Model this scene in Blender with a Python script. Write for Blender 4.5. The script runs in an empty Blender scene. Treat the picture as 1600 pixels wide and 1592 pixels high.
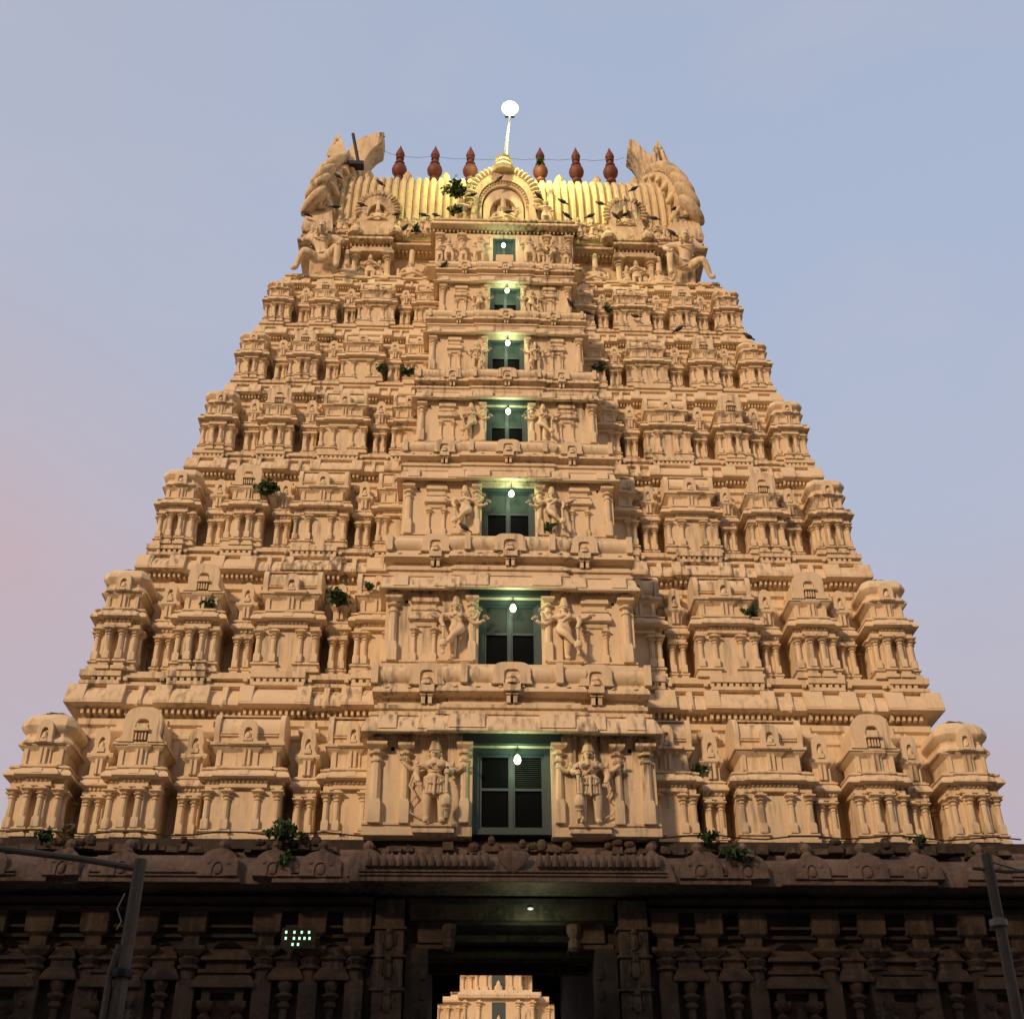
import bpy, math, random
from math import sin, cos, pi, radians as R
from mathutils import Vector, Matrix
random.seed(7)
C = bpy.context.scene.collection
S = bpy.context.scene

# ------------------------------------------------------------------ camera
cd = bpy.data.cameras.new('camera'); cam = bpy.data.objects.new('camera', cd); C.objects.link(cam)
cd.sensor_width = 36; cd.lens = 36*1970/1600; cd.clip_end = 3000; cd.clip_start = .1
YAW, PIT, ROLL = R(2.2857), R(32-.0105), R(-.3352)
fw = Vector((sin(YAW)*cos(PIT), cos(YAW)*cos(PIT), sin(PIT)))
rt = Vector((cos(YAW), -sin(YAW), 0)); up = rt.cross(fw)
rt2 = rt*cos(ROLL)+up*sin(ROLL)*-1; up2 = up*cos(ROLL)+rt*sin(ROLL)
rt2 = (rt*cos(ROLL) + up*sin(ROLL)); up2 = (up*cos(ROLL) - rt*sin(ROLL))
m = Matrix((rt2, up2, -fw)).transposed().to_4x4(); m.translation = Vector((-1.0911, -29, 1.6))
cam.matrix_world = m
S.camera = cam

# ------------------------------------------------------------------ sky and light
SUN_EL, SUN_AZ = R(24), R(38)          # low sun behind the viewer, off to the left
W = bpy.data.worlds.new('World'); S.world = W; W.use_nodes = True
nt = W.node_tree; N = nt.nodes; L = nt.links; N.clear()
out = N.new('ShaderNodeOutputWorld'); bg = N.new('ShaderNodeBackground'); L.new(bg.outputs[0], out.inputs[0])
sky = N.new('ShaderNodeTexSky'); sky.sky_type = 'NISHITA'; sky.sun_disc = False
sky.sun_elevation = SUN_EL; sky.sun_rotation = R(180)+SUN_AZ
tc = N.new('ShaderNodeTexCoord'); sp = N.new('ShaderNodeSeparateXYZ'); L.new(tc.outputs['Generated'], sp.inputs[0])
def mth(op, a, b=None, clamp=False):
    n = N.new('ShaderNodeMath'); n.operation = op; n.use_clamp = clamp
    for i, q in enumerate((a, b)):
        if q is None: continue
        if isinstance(q, (int, float)): n.inputs[i].default_value = q
        else: L.new(q, n.inputs[i])
    return n.outputs[0]
def ramp(fac, stops):
    n = N.new('ShaderNodeValToRGB'); L.new(fac, n.inputs[0]); e = n.color_ramp.elements
    while len(e) > 1: e.remove(e[-1])
    e[0].position, e[0].color = stops[0][0], (*stops[0][1], 1)
    for p, c in stops[1:]:
        q = e.new(p); q.color = (*c, 1)
    return n.outputs[0]
def mixc(f, a, b, mode='MIX'):
    n = N.new('ShaderNodeMix'); n.data_type = 'RGBA'; n.blend_type = mode
    for s_, v in ((n.inputs[0], f), (n.inputs[6], a), (n.inputs[7], b)):
        if isinstance(v, (int, float)): s_.default_value = v
        elif isinstance(v, tuple): s_.default_value = (*v, 1)
        else: L.new(v, s_)
    return n.outputs[2]
# dusk sky away from the sunset: greyed pink low down, lavender blue above
east = ramp(sp.outputs[2], [(0.0, (.50, .36, .34)), (.30, (.50, .41, .45)), (.50, (.44, .48, .61)), (.68, (.40, .47, .63)), (.83, (.385, .45, .60)), (.93, (.20, .25, .38))])
# pink band to the left
pk = N.new('ShaderNodeTexNoise'); pk.inputs['Scale'].default_value = 2.2; pk.inputs['Detail'].default_value = 3; L.new(tc.outputs['Generated'], pk.inputs[0])
left = mth('MULTIPLY', mth('SUBTRACT', mth('MULTIPLY', sp.outputs[0], -1.0), .12), 3.2, True)
band = mth('SUBTRACT', 1.0, mth('MULTIPLY', mth('ABSOLUTE', mth('SUBTRACT', sp.outputs[2], .47)), 5.5), True)
pf = mth('MULTIPLY', mth('MULTIPLY', left, mth('POWER', band, 1.2)), mth('ADD', .35, pk.outputs[0]), True)
east = mixc(mth('MULTIPLY', mth('SUBTRACT', .02, sp.outputs[0]), 1.1, True), east, (.50, .47, .52))
east = mixc(mth('MULTIPLY', pf, .8), east, (.62, .39, .39))
# faint veils of cloud
cn = N.new('ShaderNodeTexNoise'); cn.inputs['Scale'].default_value = 3.0; cn.inputs['Detail'].default_value = 6; cn.inputs['Roughness'].default_value = .55
mp = N.new('ShaderNodeMapping'); mp.inputs['Scale'].default_value = (1, 1, 2.6); L.new(tc.outputs['Generated'], mp.inputs[0]); L.new(mp.outputs[0], cn.inputs[0])
cf = mth('MULTIPLY', mth('SUBTRACT', cn.outputs[0], .44), 2.0, True)
east = mixc(cf, east, (.50, .495, .58))
west = ramp(sp.outputs[2], [(0.0, (.80, .50, .30)), (.18, (.66, .47, .33)), (.45, (.42, .37, .36)), (.9, (.27, .30, .37))])
wf = mth('MULTIPLY', mth('ADD', mth('MULTIPLY', sp.outputs[1], -1.0), .05), 1.6, True)
col = mixc(wf, east, west)
nish = mixc(1.0, sky.outputs[0], (.05, .05, .05), 'MULTIPLY')
col = mixc(.12, col, nish, 'ADD')
L.new(col, bg.inputs[0]); bg.inputs[1].default_value = 1.0
sd = bpy.data.lights.new('sun', 'SUN'); sd.energy = 2.75; sd.angle = R(6.0); sd.color = (1.0, .685, .42)
sun = bpy.data.objects.new('sun', sd); C.objects.link(sun)
sdir = Vector((-sin(SUN_AZ)*cos(SUN_EL), -cos(SUN_AZ)*cos(SUN_EL), sin(SUN_EL)))
sun.rotation_euler = sdir.to_track_quat('Z', 'Y').to_euler()
S.view_settings.view_transform = 'Standard'; S.view_settings.look = 'None'; S.view_settings.exposure = 0.0; S.view_settings.gamma = 1.0

# ------------------------------------------------------------------ materials
def new_mat(name, base, rough=.85, noise=None, streak=None, bump=.0, bscale=20, metal=0.0, bevel=0):
    """noise: list of (scale, colour, low, high) blended over base; streak: (colour, strength)"""
    mt = bpy.data.materials.new(name); mt.use_nodes = True
    n, l = mt.node_tree.nodes, mt.node_tree.links
    b = n['Principled BSDF']; b.inputs['Roughness'].default_value = rough; b.inputs['Metallic'].default_value = metal
    b.inputs['Base Color'].default_value = (*base, 1)
    geo = n.new('ShaderNodeNewGeometry'); cur = None
    def mx(f, a, c2):
        q = n.new('ShaderNodeMix'); q.data_type = 'RGBA'; l.new(f, q.inputs[0])
        if a is None: q.inputs[6].default_value = (*base, 1)
        else: l.new(a, q.inputs[6])
        q.inputs[7].default_value = (*c2, 1); return q.outputs[2]
    for sc, c2, lo, hi, st in (noise or []):
        t = n.new('ShaderNodeTexNoise'); t.inputs['Scale'].default_value = sc; t.inputs['Detail'].default_value = 5; t.inputs['Roughness'].default_value = .6
        l.new(geo.outputs['Position'], t.inputs[0])
        r = n.new('ShaderNodeMapRange'); r.inputs[1].default_value = lo; r.inputs[2].default_value = hi; r.inputs[4].default_value = st
        l.new(t.outputs[0], r.inputs[0]); cur = mx(r.outputs[0], cur, c2)
    if streak:
        c2, lo, hi, st = streak
        mp = n.new('ShaderNodeMapping'); mp.inputs['Scale'].default_value = (5, 5, .55); l.new(geo.outputs['Position'], mp.inputs[0])
        t = n.new('ShaderNodeTexNoise'); t.inputs['Scale'].default_value = 1.5; t.inputs['Detail'].default_value = 6; l.new(mp.outputs[0], t.inputs[0])
        t2 = n.new('ShaderNodeTexNoise'); t2.inputs['Scale'].default_value = .45; t2.inputs['Detail'].default_value = 4; l.new(geo.outputs['Position'], t2.inputs[0])
        r = n.new('ShaderNodeMapRange'); r.inputs[1].default_value = lo; r.inputs[2].default_value = hi; r.inputs[4].default_value = st; l.new(t.outputs[0], r.inputs[0])
        r2 = n.new('ShaderNodeMapRange'); r2.inputs[1].default_value = .42; r2.inputs[2].default_value = .66; l.new(t2.outputs[0], r2.inputs[0])
        mu = n.new('ShaderNodeMath'); mu.operation = 'MULTIPLY'; l.new(r.outputs[0], mu.inputs[0]); l.new(r2.outputs[0], mu.inputs[1])
        cur = mx(mu.outputs[0], cur, c2)
    if cur is not None: l.new(cur, b.inputs['Base Color'])
    if bump:
        t = n.new('ShaderNodeTexNoise'); t.inputs['Scale'].default_value = bscale; t.inputs['Detail'].default_value = 6
        l.new(geo.outputs['Position'], t.inputs[0]); bp = n.new('ShaderNodeBump'); bp.inputs['Strength'].default_value = bump; bp.inputs['Distance'].default_value = .03
        l.new(t.outputs[0], bp.inputs['Height']); l.new(bp.outputs[0], b.inputs['Normal'])
        if bevel:
            bv = n.new('ShaderNodeBevel'); bv.samples = 3; bv.inputs[0].default_value = bevel; l.new(bv.outputs[0], bp.inputs['Normal'])
    return mt
def emit_mat(name, colr, st):
    mt = bpy.data.materials.new(name); mt.use_nodes = True
    b = mt.node_tree.nodes['Principled BSDF']; b.inputs['Base Color'].default_value = (.8, .8, .8, 1)
    b.inputs['Emission Color'].default_value = (*colr, 1); b.inputs['Emission Strength'].default_value = st
    return mt
CREAM = new_mat('cream limewash', (.74, .585, .395), .88, noise=[(.8, (.66, .49, .31), .45, .75, .6), (5.0, (.58, .44, .30), .52, .78, .5), (30, (.50, .37, .27), .6, .75, .5)],
                streak=((.09, .07, .055), .49, .67, .85), bump=.35, bscale=26, bevel=.02)
CROWNM = new_mat('weathered cream limewash', (.72, .57, .375), .88, noise=[(1.2, (.56, .38, .24), .45, .7, .7), (7.0, (.22, .15, .10), .57, .7, .75)],
                 streak=((.06, .045, .035), .44, .60, .9), bump=.5, bscale=20, bevel=.02)
GILT = new_mat('yellow limewash on ribs', (.70, .57, .34), .8, noise=[(3.0, (.55, .38, .18), .45, .7, .7), (14, (.3, .2, .12), .6, .75, .6)], bump=.5, bscale=24)
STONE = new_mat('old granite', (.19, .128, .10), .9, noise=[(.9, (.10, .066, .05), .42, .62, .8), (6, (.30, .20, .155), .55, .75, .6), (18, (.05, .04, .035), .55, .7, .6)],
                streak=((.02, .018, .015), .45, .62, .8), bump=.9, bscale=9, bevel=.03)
STONED = new_mat('shade-toned granite', (.060, .042, .032), .92, noise=[(1.3, (.02, .016, .012), .42, .62, .85), (7, (.10, .07, .055), .58, .75, .6)], bump=.9, bscale=10)  # darker copy of the granite, shade around the gate and wall put into its colour
SLATE = new_mat('grey green painted wood', (.048, .070, .075), .55, noise=[(6, (.035, .05, .05), .5, .7, .6)], bump=.15, bscale=40)
GLASS = new_mat('dark window glass', (.0015, .002, .0025), .5); GLASS.node_tree.nodes['Principled BSDF'].inputs['Specular IOR Level'].default_value = .06
SCREEN = new_mat('mesh screen with bulb glow', (.028, .055, .050), .7, noise=[(60, (.015, .03, .028), .45, .6, .8)])  # mesh tinted green, the bulb's glow put into its colour
DSCREEN = new_mat('dark mesh screen', (.012, .02, .018), .7)
STONEW = new_mat('brown shade-toned granite', (.10, .065, .043), .92, noise=[(.9, (.018, .014, .011), .40, .62, .85), (6, (.16, .11, .08), .55, .75, .6)], streak=((.20, .15, .10), .5, .66, .6), bump=.9, bscale=9, bevel=.03)  # brown granite for wall pieces, darkened in colour for the shade below the cornice
VOID = new_mat('dark interior', (.004, .004, .004), 1.0)  # near-black colour stands in for the shade inside openings
TERRA = new_mat('terracotta', (.17, .045, .028), .6, noise=[(4, (.10, .03, .02), .45, .7, .7)], bump=.2, bscale=15)
IRON = new_mat('black iron', (.012, .012, .013), .6)
WOODP = new_mat('weathered wood', (.13, .105, .08), .85, noise=[(3, (.10, .085, .06), .45, .65, .8)], streak=((.03, .025, .02), .45, .6, .7), bump=.6, bscale=12)
LEAF = new_mat('leaf', (.035, .075, .018), .6, noise=[(5, (.07, .12, .03), .5, .7, .7)])
DRYLEAF = new_mat('dry leaf', (.16, .13, .05), .7)
TWIG = new_mat('twig', (.07, .05, .03), .9)
BIRD = new_mat('dark feathers', (.018, .017, .02), .7)
EARTH = new_mat('dusty ground', (.16, .12, .09), .95, noise=[(.5, (.10, .08, .06), .4, .65, .8)], bump=.4, bscale=6)
PAVE = new_mat('stone paving', (.17, .15, .13), .9, noise=[(1.2, (.10, .09, .08), .4, .65, .8)], bump=.3, bscale=8)
PLASTER = new_mat('grey plaster', (.30, .27, .24), .9, noise=[(.6, (.2, .18, .16), .4, .65, .8)], bump=.2, bscale=10)
BULB = emit_mat('lit bulb', (.80, 1.0, .62), 9.0)
LEDW = emit_mat('lit floodlight', (.86, 1.0, .92), 30.0)
GREENL = emit_mat('green pinlight', (.45, 1.0, .62), 1.3)
WIRE = IRON

# ------------------------------------------------------------------ mesh builder
class MB:
    def __init__(s): s.v = []; s.f = []
    def add(s, vs, fs):
        o = len(s.v); s.v += [tuple(p) for p in vs]; s.f += [tuple(i+o for i in q) for q in fs]; return s
    def box(s, x0, x1, y0, y1, z0, z1):
        return s.add([(x0,y0,z0),(x1,y0,z0),(x1,y1,z0),(x0,y1,z0),(x0,y0,z1),(x1,y0,z1),(x1,y1,z1),(x0,y1,z1)],
                     [(0,3,2,1),(4,5,6,7),(0,1,5,4),(1,2,6,5),(2,3,7,6),(3,0,4,7)])
    def loops(s, rings, closed=True, capb=True, capt=True):
        n = len(rings[0]); vs = [p for r in rings for p in r]; fs = []
        for i in range(len(rings)-1):
            for j in range(n if closed else n-1):
                k = (j+1) % n; fs.append((i*n+j, i*n+k, (i+1)*n+k, (i+1)*n+j))
        if capb: fs.append(tuple(reversed(range(n))))
        if capt: fs.append(tuple((len(rings)-1)*n+j for j in range(n)))
        return s.add(vs, fs)
    def sweep(s, plan, prof, capb=True, capt=True):
        """plan: counter-clockwise closed polygon; prof: (outward offset, z)"""
        n = len(plan); P = [Vector(p) for p in plan]; mit = []
        for i in range(n):
            a, b, c = P[i-1], P[i], P[(i+1) % n]
            e1 = (b-a).normalized(); e2 = (c-b).normalized()
            n1 = Vector((e1.y, -e1.x)); n2 = Vector((e2.y, -e2.x)); d = 1+n1.dot(n2)
            mit.append((n1+n2)/max(d, .3))
        return s.loops([[(P[i].x+o*mit[i].x, P[i].y+o*mit[i].y, z) for i in range(n)] for o, z in prof], True, capb, capt)
    def stack(s, cx, cy, lv, n=8, sx=1, sy=1):
        """lv: (radius, z); square sections (n=4) use the radius as half width"""
        k = 1/cos(pi/n)
        return s.loops([[(cx+r*k*sx*cos(2*pi*(j+.5)/n), cy+r*k*sy*sin(2*pi*(j+.5)/n), z) for j in range(n)] for r, z in lv])
    def prism_x(s, pts, x0, x1):
        return s.loops([[(x, y, z) for y, z in pts] for x in (x0, x1)])
    def prism_y(s, pts, y0, y1):
        return s.loops([[(x, y, z) for x, z in pts] for y in (y0, y1)])
    def tube(s, path, r, n=6, taper=None):
        rings = []
        for i, p in enumerate(path):
            p = Vector(p); a = Vector(path[max(i-1, 0)]); b = Vector(path[min(i+1, len(path)-1)]); t = (b-a).normalized()
            u = t.cross(Vector((.31, .2, .93)) if abs(t.z) < .9 else Vector((1, 0, 0))).normalized(); w = t.cross(u)
            rr = r if taper is None else r*(1+(taper-1)*i/(len(path)-1))
            rings.append([tuple(p+rr*(cos(2*pi*j/n)*u+sin(2*pi*j/n)*w)) for j in range(n)])
        return s.loops(rings)
    def ellip(s, c, r, n=10, m=6, rot=None):
        rings = []
        for i in range(m+1):
            a = -pi/2+pi*i/m; q = max(cos(a), .02)
            ring = [Vector((r[0]*q*cos(2*pi*j/n), r[1]*q*sin(2*pi*j/n), r[2]*sin(a))) for j in range(n)]
            if rot: ring = [rot @ p for p in ring]
            rings.append([(p.x+c[0], p.y+c[1], p.z+c[2]) for p in ring])
        return s.loops(rings)
    def arch(s, cx, w, z0, h, wi, hi, y0, y1, yb=None, flare=.12, ex=2.6, n=14):
        """U-shaped arch plate in the XZ plane, front at y0, back at y1; filled behind at yb"""
        def outl(w, h, fl):
            p = [(w*(1+fl), 0), (w*(1+fl*.3), .10*h), (w*(1-fl*.2), .22*h)]
            for i in range(n+1):
                t = pi*i/n; c_, s_ = cos(t), sin(t)
                p.append((w*math.copysign(abs(c_)**(2/ex), c_), .42*h+.58*h*abs(s_)**(2/ex)))
            p += [(-w*(1-fl*.2), .22*h), (-w*(1+fl*.3), .10*h), (-w*(1+fl), 0)]
            return p
        o, i_ = outl(w, h, flare), outl(wi, hi, 0); k = len(o); vs = []
        for y, pts in ((y0, o), (y0, i_), (y1, i_), (y1, o)): vs += [(cx+a, y, z0+b) for a, b in pts]
        fs = []
        for q in range(4):
            q2 = (q+1) % 4
            for j in range(k-1): fs.append((q*k+j, q*k+j+1, q2*k+j+1, q2*k+j))
        fs += [(0, k, 2*k, 3*k), (k-1, 4*k-1, 3*k-1, 2*k-1)]
        s.add(vs, fs)
        if yb is not None: s.prism_y([(cx+a*1.02, z0+b*1.02) for a, b in i_], yb, y1+.01)
        return s
    def build(s, name, mat, parent=None, loc=(0, 0, 0), ang=32, rot=None, mesh_only=False):
        me = bpy.data.meshes.new(name); me.from_pydata(s.v, [], s.f); me.materials.append(mat)
        import bmesh
        b = bmesh.new(); b.from_mesh(me); bmesh.ops.recalc_face_normals(b, faces=b.faces); b.to_mesh(me); b.free()
        me.polygons.foreach_set('use_smooth', [True]*len(me.polygons)); me.set_sharp_from_angle(angle=R(ang))
        if mesh_only: return me
        return link(name, me, parent, loc, rot)
def link(name, data, parent=None, loc=(0, 0, 0), rot=None, scale=None):
    o = bpy.data.objects.new(name, data); C.objects.link(o); o.location = loc
    if rot: o.rotation_euler = rot
    if scale: o.scale = scale
    if parent: o.parent = parent
    return o
def tag(o, label=None, cat=None, group=None, kind=None):
    for k, v in (('label', label), ('category', cat), ('group', group), ('kind', kind)):
        if v: o[k] = v
    return o
def thing(name, loc=(0, 0, 0), rz=0, **kw):
    o = bpy.data.objects.new(name, None); C.objects.link(o); o.location = loc; o.rotation_euler = (0, 0, rz)
    return tag(o, **kw)
def copy_tree(o, parent=None, loc=None, scale=None):
    c = o.copy(); C.objects.link(c); c.parent = parent
    if loc is not None: c.location = loc
    if scale is not None: c.scale = scale
    for ch in [q for q in KIDS.get(o.name, [])]:
        copy_tree(ch, c)
    return c
KIDS = {}
def reg(o):
    if o.parent: KIDS.setdefault(o.parent.name, []).append(o)
    return o

# ------------------------------------------------------------------ tower dimensions (m)
LW = [11.82, 11.17, 10.26, 9.56, 8.88, 8.32, 7.74, 7.40]        # half width at each cornice lip
LZ = [10.6, 14.28, 18.65, 22.45, 25.79, 28.65, 31.38, 33.76]    # height of each cornice lip
LY = [LW[0]-w for w in LW]; DEP = 13.84
def front(i): return LY[i]
gop = thing('temple_tower', (0, 6.92, 0), label='huge cream seven-storey temple tower with a barrel crown, rising from a dark stone base', cat='temple tower')
gop.location = (0, 0, 0)

def pil(mb, cx, cy, z0, z1, pw, n=8, base=.22):
    """pilaster: square foot, round shaft, ringed neck, cushion, square abacus and bracket"""
    h = z1-z0
    mb.stack(cx, cy, [(pw*1.0, z0), (pw*1.0, z0+base*h*.95), (pw*.8, z0+base*h*1.15)], 4)
    mb.stack(cx, cy, [(pw*.82, z0+base*h), (pw*.74, z0+.70*h), (pw*.98, z0+.715*h), (pw*.98, z0+.74*h), (pw*.72, z0+.755*h), (pw*.72, z0+.785*h),
                      (pw*1.28, z0+.80*h), (pw*1.38, z0+.825*h), (pw*.8, z0+.845*h), (pw*.8, z0+.865*h)], n)
    mb.stack(cx, cy, [(pw*.9, z0+.86*h), (pw*1.55, z0+.885*h), (pw*1.70, z0+.895*h), (pw*1.70, z0+.928*h), (pw*.9, z0+.93*h), (pw*.9, z0+h)], 4)
    return mb

def stepped(W0, D0, p, cw):
    return [(-W0, 0), (-cw, 0), (-cw, -p), (cw, -p), (cw, 0), (W0, 0), (W0, D0), (-W0, D0)]

def eave_prof(zc, ze, zE, o, s):
    h = zE-ze
    return [(-.05*s, zc), (.03*s, zc), (.03*s, zc+(ze-zc)*.4), (.0, zc+(ze-zc)*.45), (.06*s, ze-.02*s), (o, ze), (o, ze+.10*h), (o*.93, ze+.24*h), (o*.72, ze+.42*h), (o*.42, ze+.55*h),
            (o*.42, ze+.62*h), (o*.62, ze+.64*h), (o*.62, ze+.76*h), (o*.25, ze+.78*h), (o*.25, ze+.90*h), (0.0, ze+.92*h), (-.02*s, zE)]

def make_shrine(kind, Wd, D, zs, s, name):
    """a miniature shrine; returns (name, [(part name, mesh, loc)]). zs = base top, pillar top, lip, eave top, neck top, roof top above its floor"""
    zt, zc, ze, zE, zn, zr = zs; bo = .09*s; parts = []
    pw = (.085 if kind != 'narrow' else .075)*s
    if kind == 'narrow': bo = .06*s
    gap = .022*s if kind != 'barrel' else .20*Wd
    gi = gap+bo; wx = Wd-bo
    b = MB()
    b.box(-wx+.03*s, wx-.03*s, .10*s, D, 0, zc+.01)
    if kind == 'barrel': b.box(-gi-.005, gi+.005, .015*s, .2*s, 0, zc+.005)
    pj = .10*s if kind in ('arch', 'corner') else .05*s
    mid = (pw*3.3 if kind != 'barrel' else gi+pw*2.6)
    for sg in (-1, 1):
        a, c = (gi, wx) if sg > 0 else (-wx, -gi)
        if kind == 'narrow' or kind == 'barrel': plan = [(a, 0), (c, 0), (c, D-.02), (a, D-.02)]
        elif sg > 0: plan = [(gi, -pj), (mid, -pj), (mid, 0), (wx, 0), (wx, D-.02), (gi, D-.02)]
        else: plan = [(-wx, 0), (-mid, 0), (-mid, -pj), (-gi, -pj), (-gi, D-.02), (-wx, D-.02)]
        b.sweep(plan, [(bo, 0.0), (bo, zt*.35), (bo*.45, zt*.42), (bo*.45, zt*.68), (bo, zt*.76), (bo, zt*.86), (bo*.7, zt), (0, zt+.02), (0, zc)])
    # neck
    nw = wx*.84
    b.sweep(stepped(nw, D*.8, .04*s, nw*.36), [(0, zE-.02), (0, zn-.13*s), (.04*s, zn-.09*s), (.10*s, zn-.02*s), (.10*s, zn+.01*s)])
    for sg in (-1, 1):
        b.box(sg*.055*s-.035*s, sg*.055*s+.035*s, -.10*s, 0, zE-.01, zn-.02*s)
        if kind != 'narrow': b.box(sg*(nw-.08*s)-.05*s, sg*(nw-.08*s)+.05*s, -.045*s, .02, zE-.01, zn-.02*s)
    parts.append((name, b, (0, 0, 0)))
    # pilasters
    xs = [pw*1.70+.014*s] if kind == 'narrow' else ([gi+pw*.9, wx-pw*.75] if kind == 'barrel' else [pw*1.72+.014*s, wx-pw*.75])
    for x in xs:
        for sg in (-1, 1):
            y = -pj if (kind in ('arch', 'corner') and x == xs[0]) else 0
            parts.append(('pilaster', pil(MB(), 0, 0, zt, zc, pw), (sg*x, y-pw*.15, 0)))
    if kind == 'corner':
        for yy in (pw*2.6, D-pw*4):
            for sg in (-1, 1):
                parts.append(('pilaster', pil(MB(), 0, 0, zt, zc, pw), (sg*(wx+pw*.15), yy, 0)))
    e = MB(); cw = mid+pw*.4 if kind in ('arch', 'corner') else Wd*.55
    if kind == 'narrow': pln = [(-wx, 0), (wx, 0), (wx, D), (-wx, D)]
    else: pln = stepped(wx, D, pj if kind != 'barrel' else .08*s, cw)
    o = (.20 if kind != 'narrow' else .13)*s
    e.sweep(pln, eave_prof(zc, ze, zE, o, s))
    # dentils and face blocks
    if s > .6:
        nd = max(4, int(2*wx/(.10*s)))
        for k in range(nd):
            x = -wx+(k+.5)*2*wx/nd
            yy = -(pj if kind != 'barrel' else .08*s) if (abs(x) < cw and kind != 'narrow') else 0
            e.box(x-.022*s, x+.022*s, yy-.055*s, yy+.02, ze-.10*s, ze-.03*s)
        for x in ([-.72*wx, 0, .72*wx] if kind != 'narrow' else [0]):
            yy = -(pj if kind != 'barrel' else .08*s) if (abs(x) < cw and kind != 'narrow') else 0
            hw = .12*s if kind != 'narrow' else .07*s
            e.prism_x([(yy-o*1.02, ze+.12*(zE-ze)), (yy-o*.80, ze+.52*(zE-ze)), (yy-o*.3, ze+.5*(zE-ze)), (yy-o*.5, ze+.12*(zE-ze))], x-hw, x+hw)
    parts.append(('eave', e, (0, 0, 0)))
    H = zr-zn; r = MB()
    if kind == 'corner':
        c0 = .22*nw; q = nw; dq = D*.86; yo = -.02
        plan = [(-q+c0, yo), (q-c0, yo), (q, yo+c0), (q, dq-c0), (q-c0, dq), (-q+c0, dq), (-q, dq-c0), (-q, yo+c0)]
        r.sweep(plan, [(.10*s, zn), (.16*s, zn+.02*H), (.16*s, zn+.08*H), (.09*s, zn+.16*H), (.03*s, zn+.24*H), (.04*s, zn+.31*H), (.12*s, zn+.38*H), (.17*s, zn+.48*H), (.16*s, zn+.59*H),
                       (.10*s, zn+.71*H), (-.01*s, zn+.81*H), (-.16*s, zn+.89*H), (-.28*s, zn+.93*H), (-.30*s, zn+.965*H), (-.36*s, zn+.97*H), (-.36*s, zn+H)])
        parts.append(('roof', r, (0, 0, 0)))
        a = MB(); a.arch(0, .19*s, zn+.02*H, .58*H, .085*s, .38*H, -.24*s, .1*s, -.17*s); a.box(-.08*s, .08*s, -.25*s, -.15*s, zn+.03*H, zn+.12*H); a.stack(0, -.2*s, [(.07*s, zn+.12*H), (.05*s, zn+.25*H), (.02*s, zn+.3*H)], 8)
        parts.append(('arch', a, (0, 0, 0)))
    elif kind == 'arch':
        r.sweep([(-nw, 0), (nw, 0), (nw, D*.85), (-nw, D*.85)], [(.08*s, zn), (.14*s, zn+.02*H), (.14*s, zn+.09*H), (.05*s, zn+.13*H)])
        n = 12; pts = [(nw*.98, zn+.1*H), (nw*.93, zn+.3*H)]
        for i in range(n+1):
            t = pi*i/n; c_, s_ = cos(t), sin(t); pts.append((nw*.95*math.copysign(abs(c_)**.7, c_), zn+.42*H+.53*H*abs(s_)**.7))
        pts += [(-nw*.93, zn+.3*H), (-nw*.98, zn+.1*H)]
        r.prism_y(pts, .05*s, D*.85)
        parts.append(('roof', r, (0, 0, 0)))
        a = MB(); a.arch(0, nw*.92, zn+.08*H, .92*H, nw*.34, .60*H, -.17*s, .12*s, -.06*s, flare=.22, ex=3.2)
        a.box(-nw*.36, nw*.36, -.26*s, -.06*s, zn+.34*H, zn+.42*H); a.box(-nw*.27, nw*.27, -.20*s, -.06*s, zn+.42*H, zn+.55*H)
        for x in (-.22, -.07, .07, .22): a.box(nw*x-.02*s, nw*x+.02*s, -.2*s, -.06*s, zn+.12*H, zn+.34*H)
        parts.append(('arch', a, (0, 0, 0)))
    elif kind == 'barrel':
        r.sweep(stepped(nw, D*.85, .07*s, nw*.42), [(.08*s, zn), (.15*s, zn+.02*H), (.15*s, zn+.10*H), (.05*s, zn+.14*H)])
        n = 12; hd = D*.42; pts = []; yc = hd-.02*s
        for i in range(n+1):
            t = pi*i/n; c_, s_ = cos(t), sin(t); pts.append((yc-hd*math.copysign(abs(c_)**.8, c_), zn+.40*H+.52*H*abs(s_)**.8))
        pts = [(yc-hd*.90, zn+.1*H), (yc-hd*.92, zn+.28*H)]+pts+[(yc+hd*.92, zn+.28*H), (yc+hd*.95, zn+.1*H)]
        r.prism_x(pts, -nw*.97, nw*.97)
        for z in (.3, .36, .86): r.box(-nw*.95, nw*.95, yc-hd*(1.03 if z < .5 else .80), yc, zn+z*H, zn+(z+.035)*H)
        parts.append(('roof', r, (0, 0, 0)))
        for sg in (-1, 1):
            g = MB(); e2 = [((y-yc)*1.13+yc, (z-zn)*1.09+zn) for y, z in pts]
            x0 = sg*nw*.97; g.prism_x(e2, min(x0, x0+sg*.13*s), max(x0, x0+sg*.13*s)); parts.append(('gable', g, (0, 0, 0)))
        a = MB(); a.arch(0, nw*.30, zn+.08*H, .58*H, nw*.13, .38*H, -.21*s, .06*s, -.13*s, flare=.15, ex=3)
        a.box(-nw*.15, nw*.15, -.24*s, -.1*s, zn+.10*H, zn+.17*H); a.stack(0, -.17*s, [(nw*.11, zn+.17*H), (nw*.11, zn+.25*H), (nw*.05, zn+.34*H)], 8)
        parts.append(('arch', a, (0, 0, 0)))
    else:
        r.sweep([(-nw, 0), (nw, 0), (nw, D*.7), (-nw, D*.7)], [(.05*s, zn-.01), (.10*s, zn+.02*H), (.10*s, zn+.10*H), (.0, zn+.14*H)])
        HH = H*.80
        r.arch(0, nw*.88, zn+.10*H, HH, nw*.36, HH*.62, -.10*s, D*.5, -.03*s, flare=.3, ex=2.5)
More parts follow.
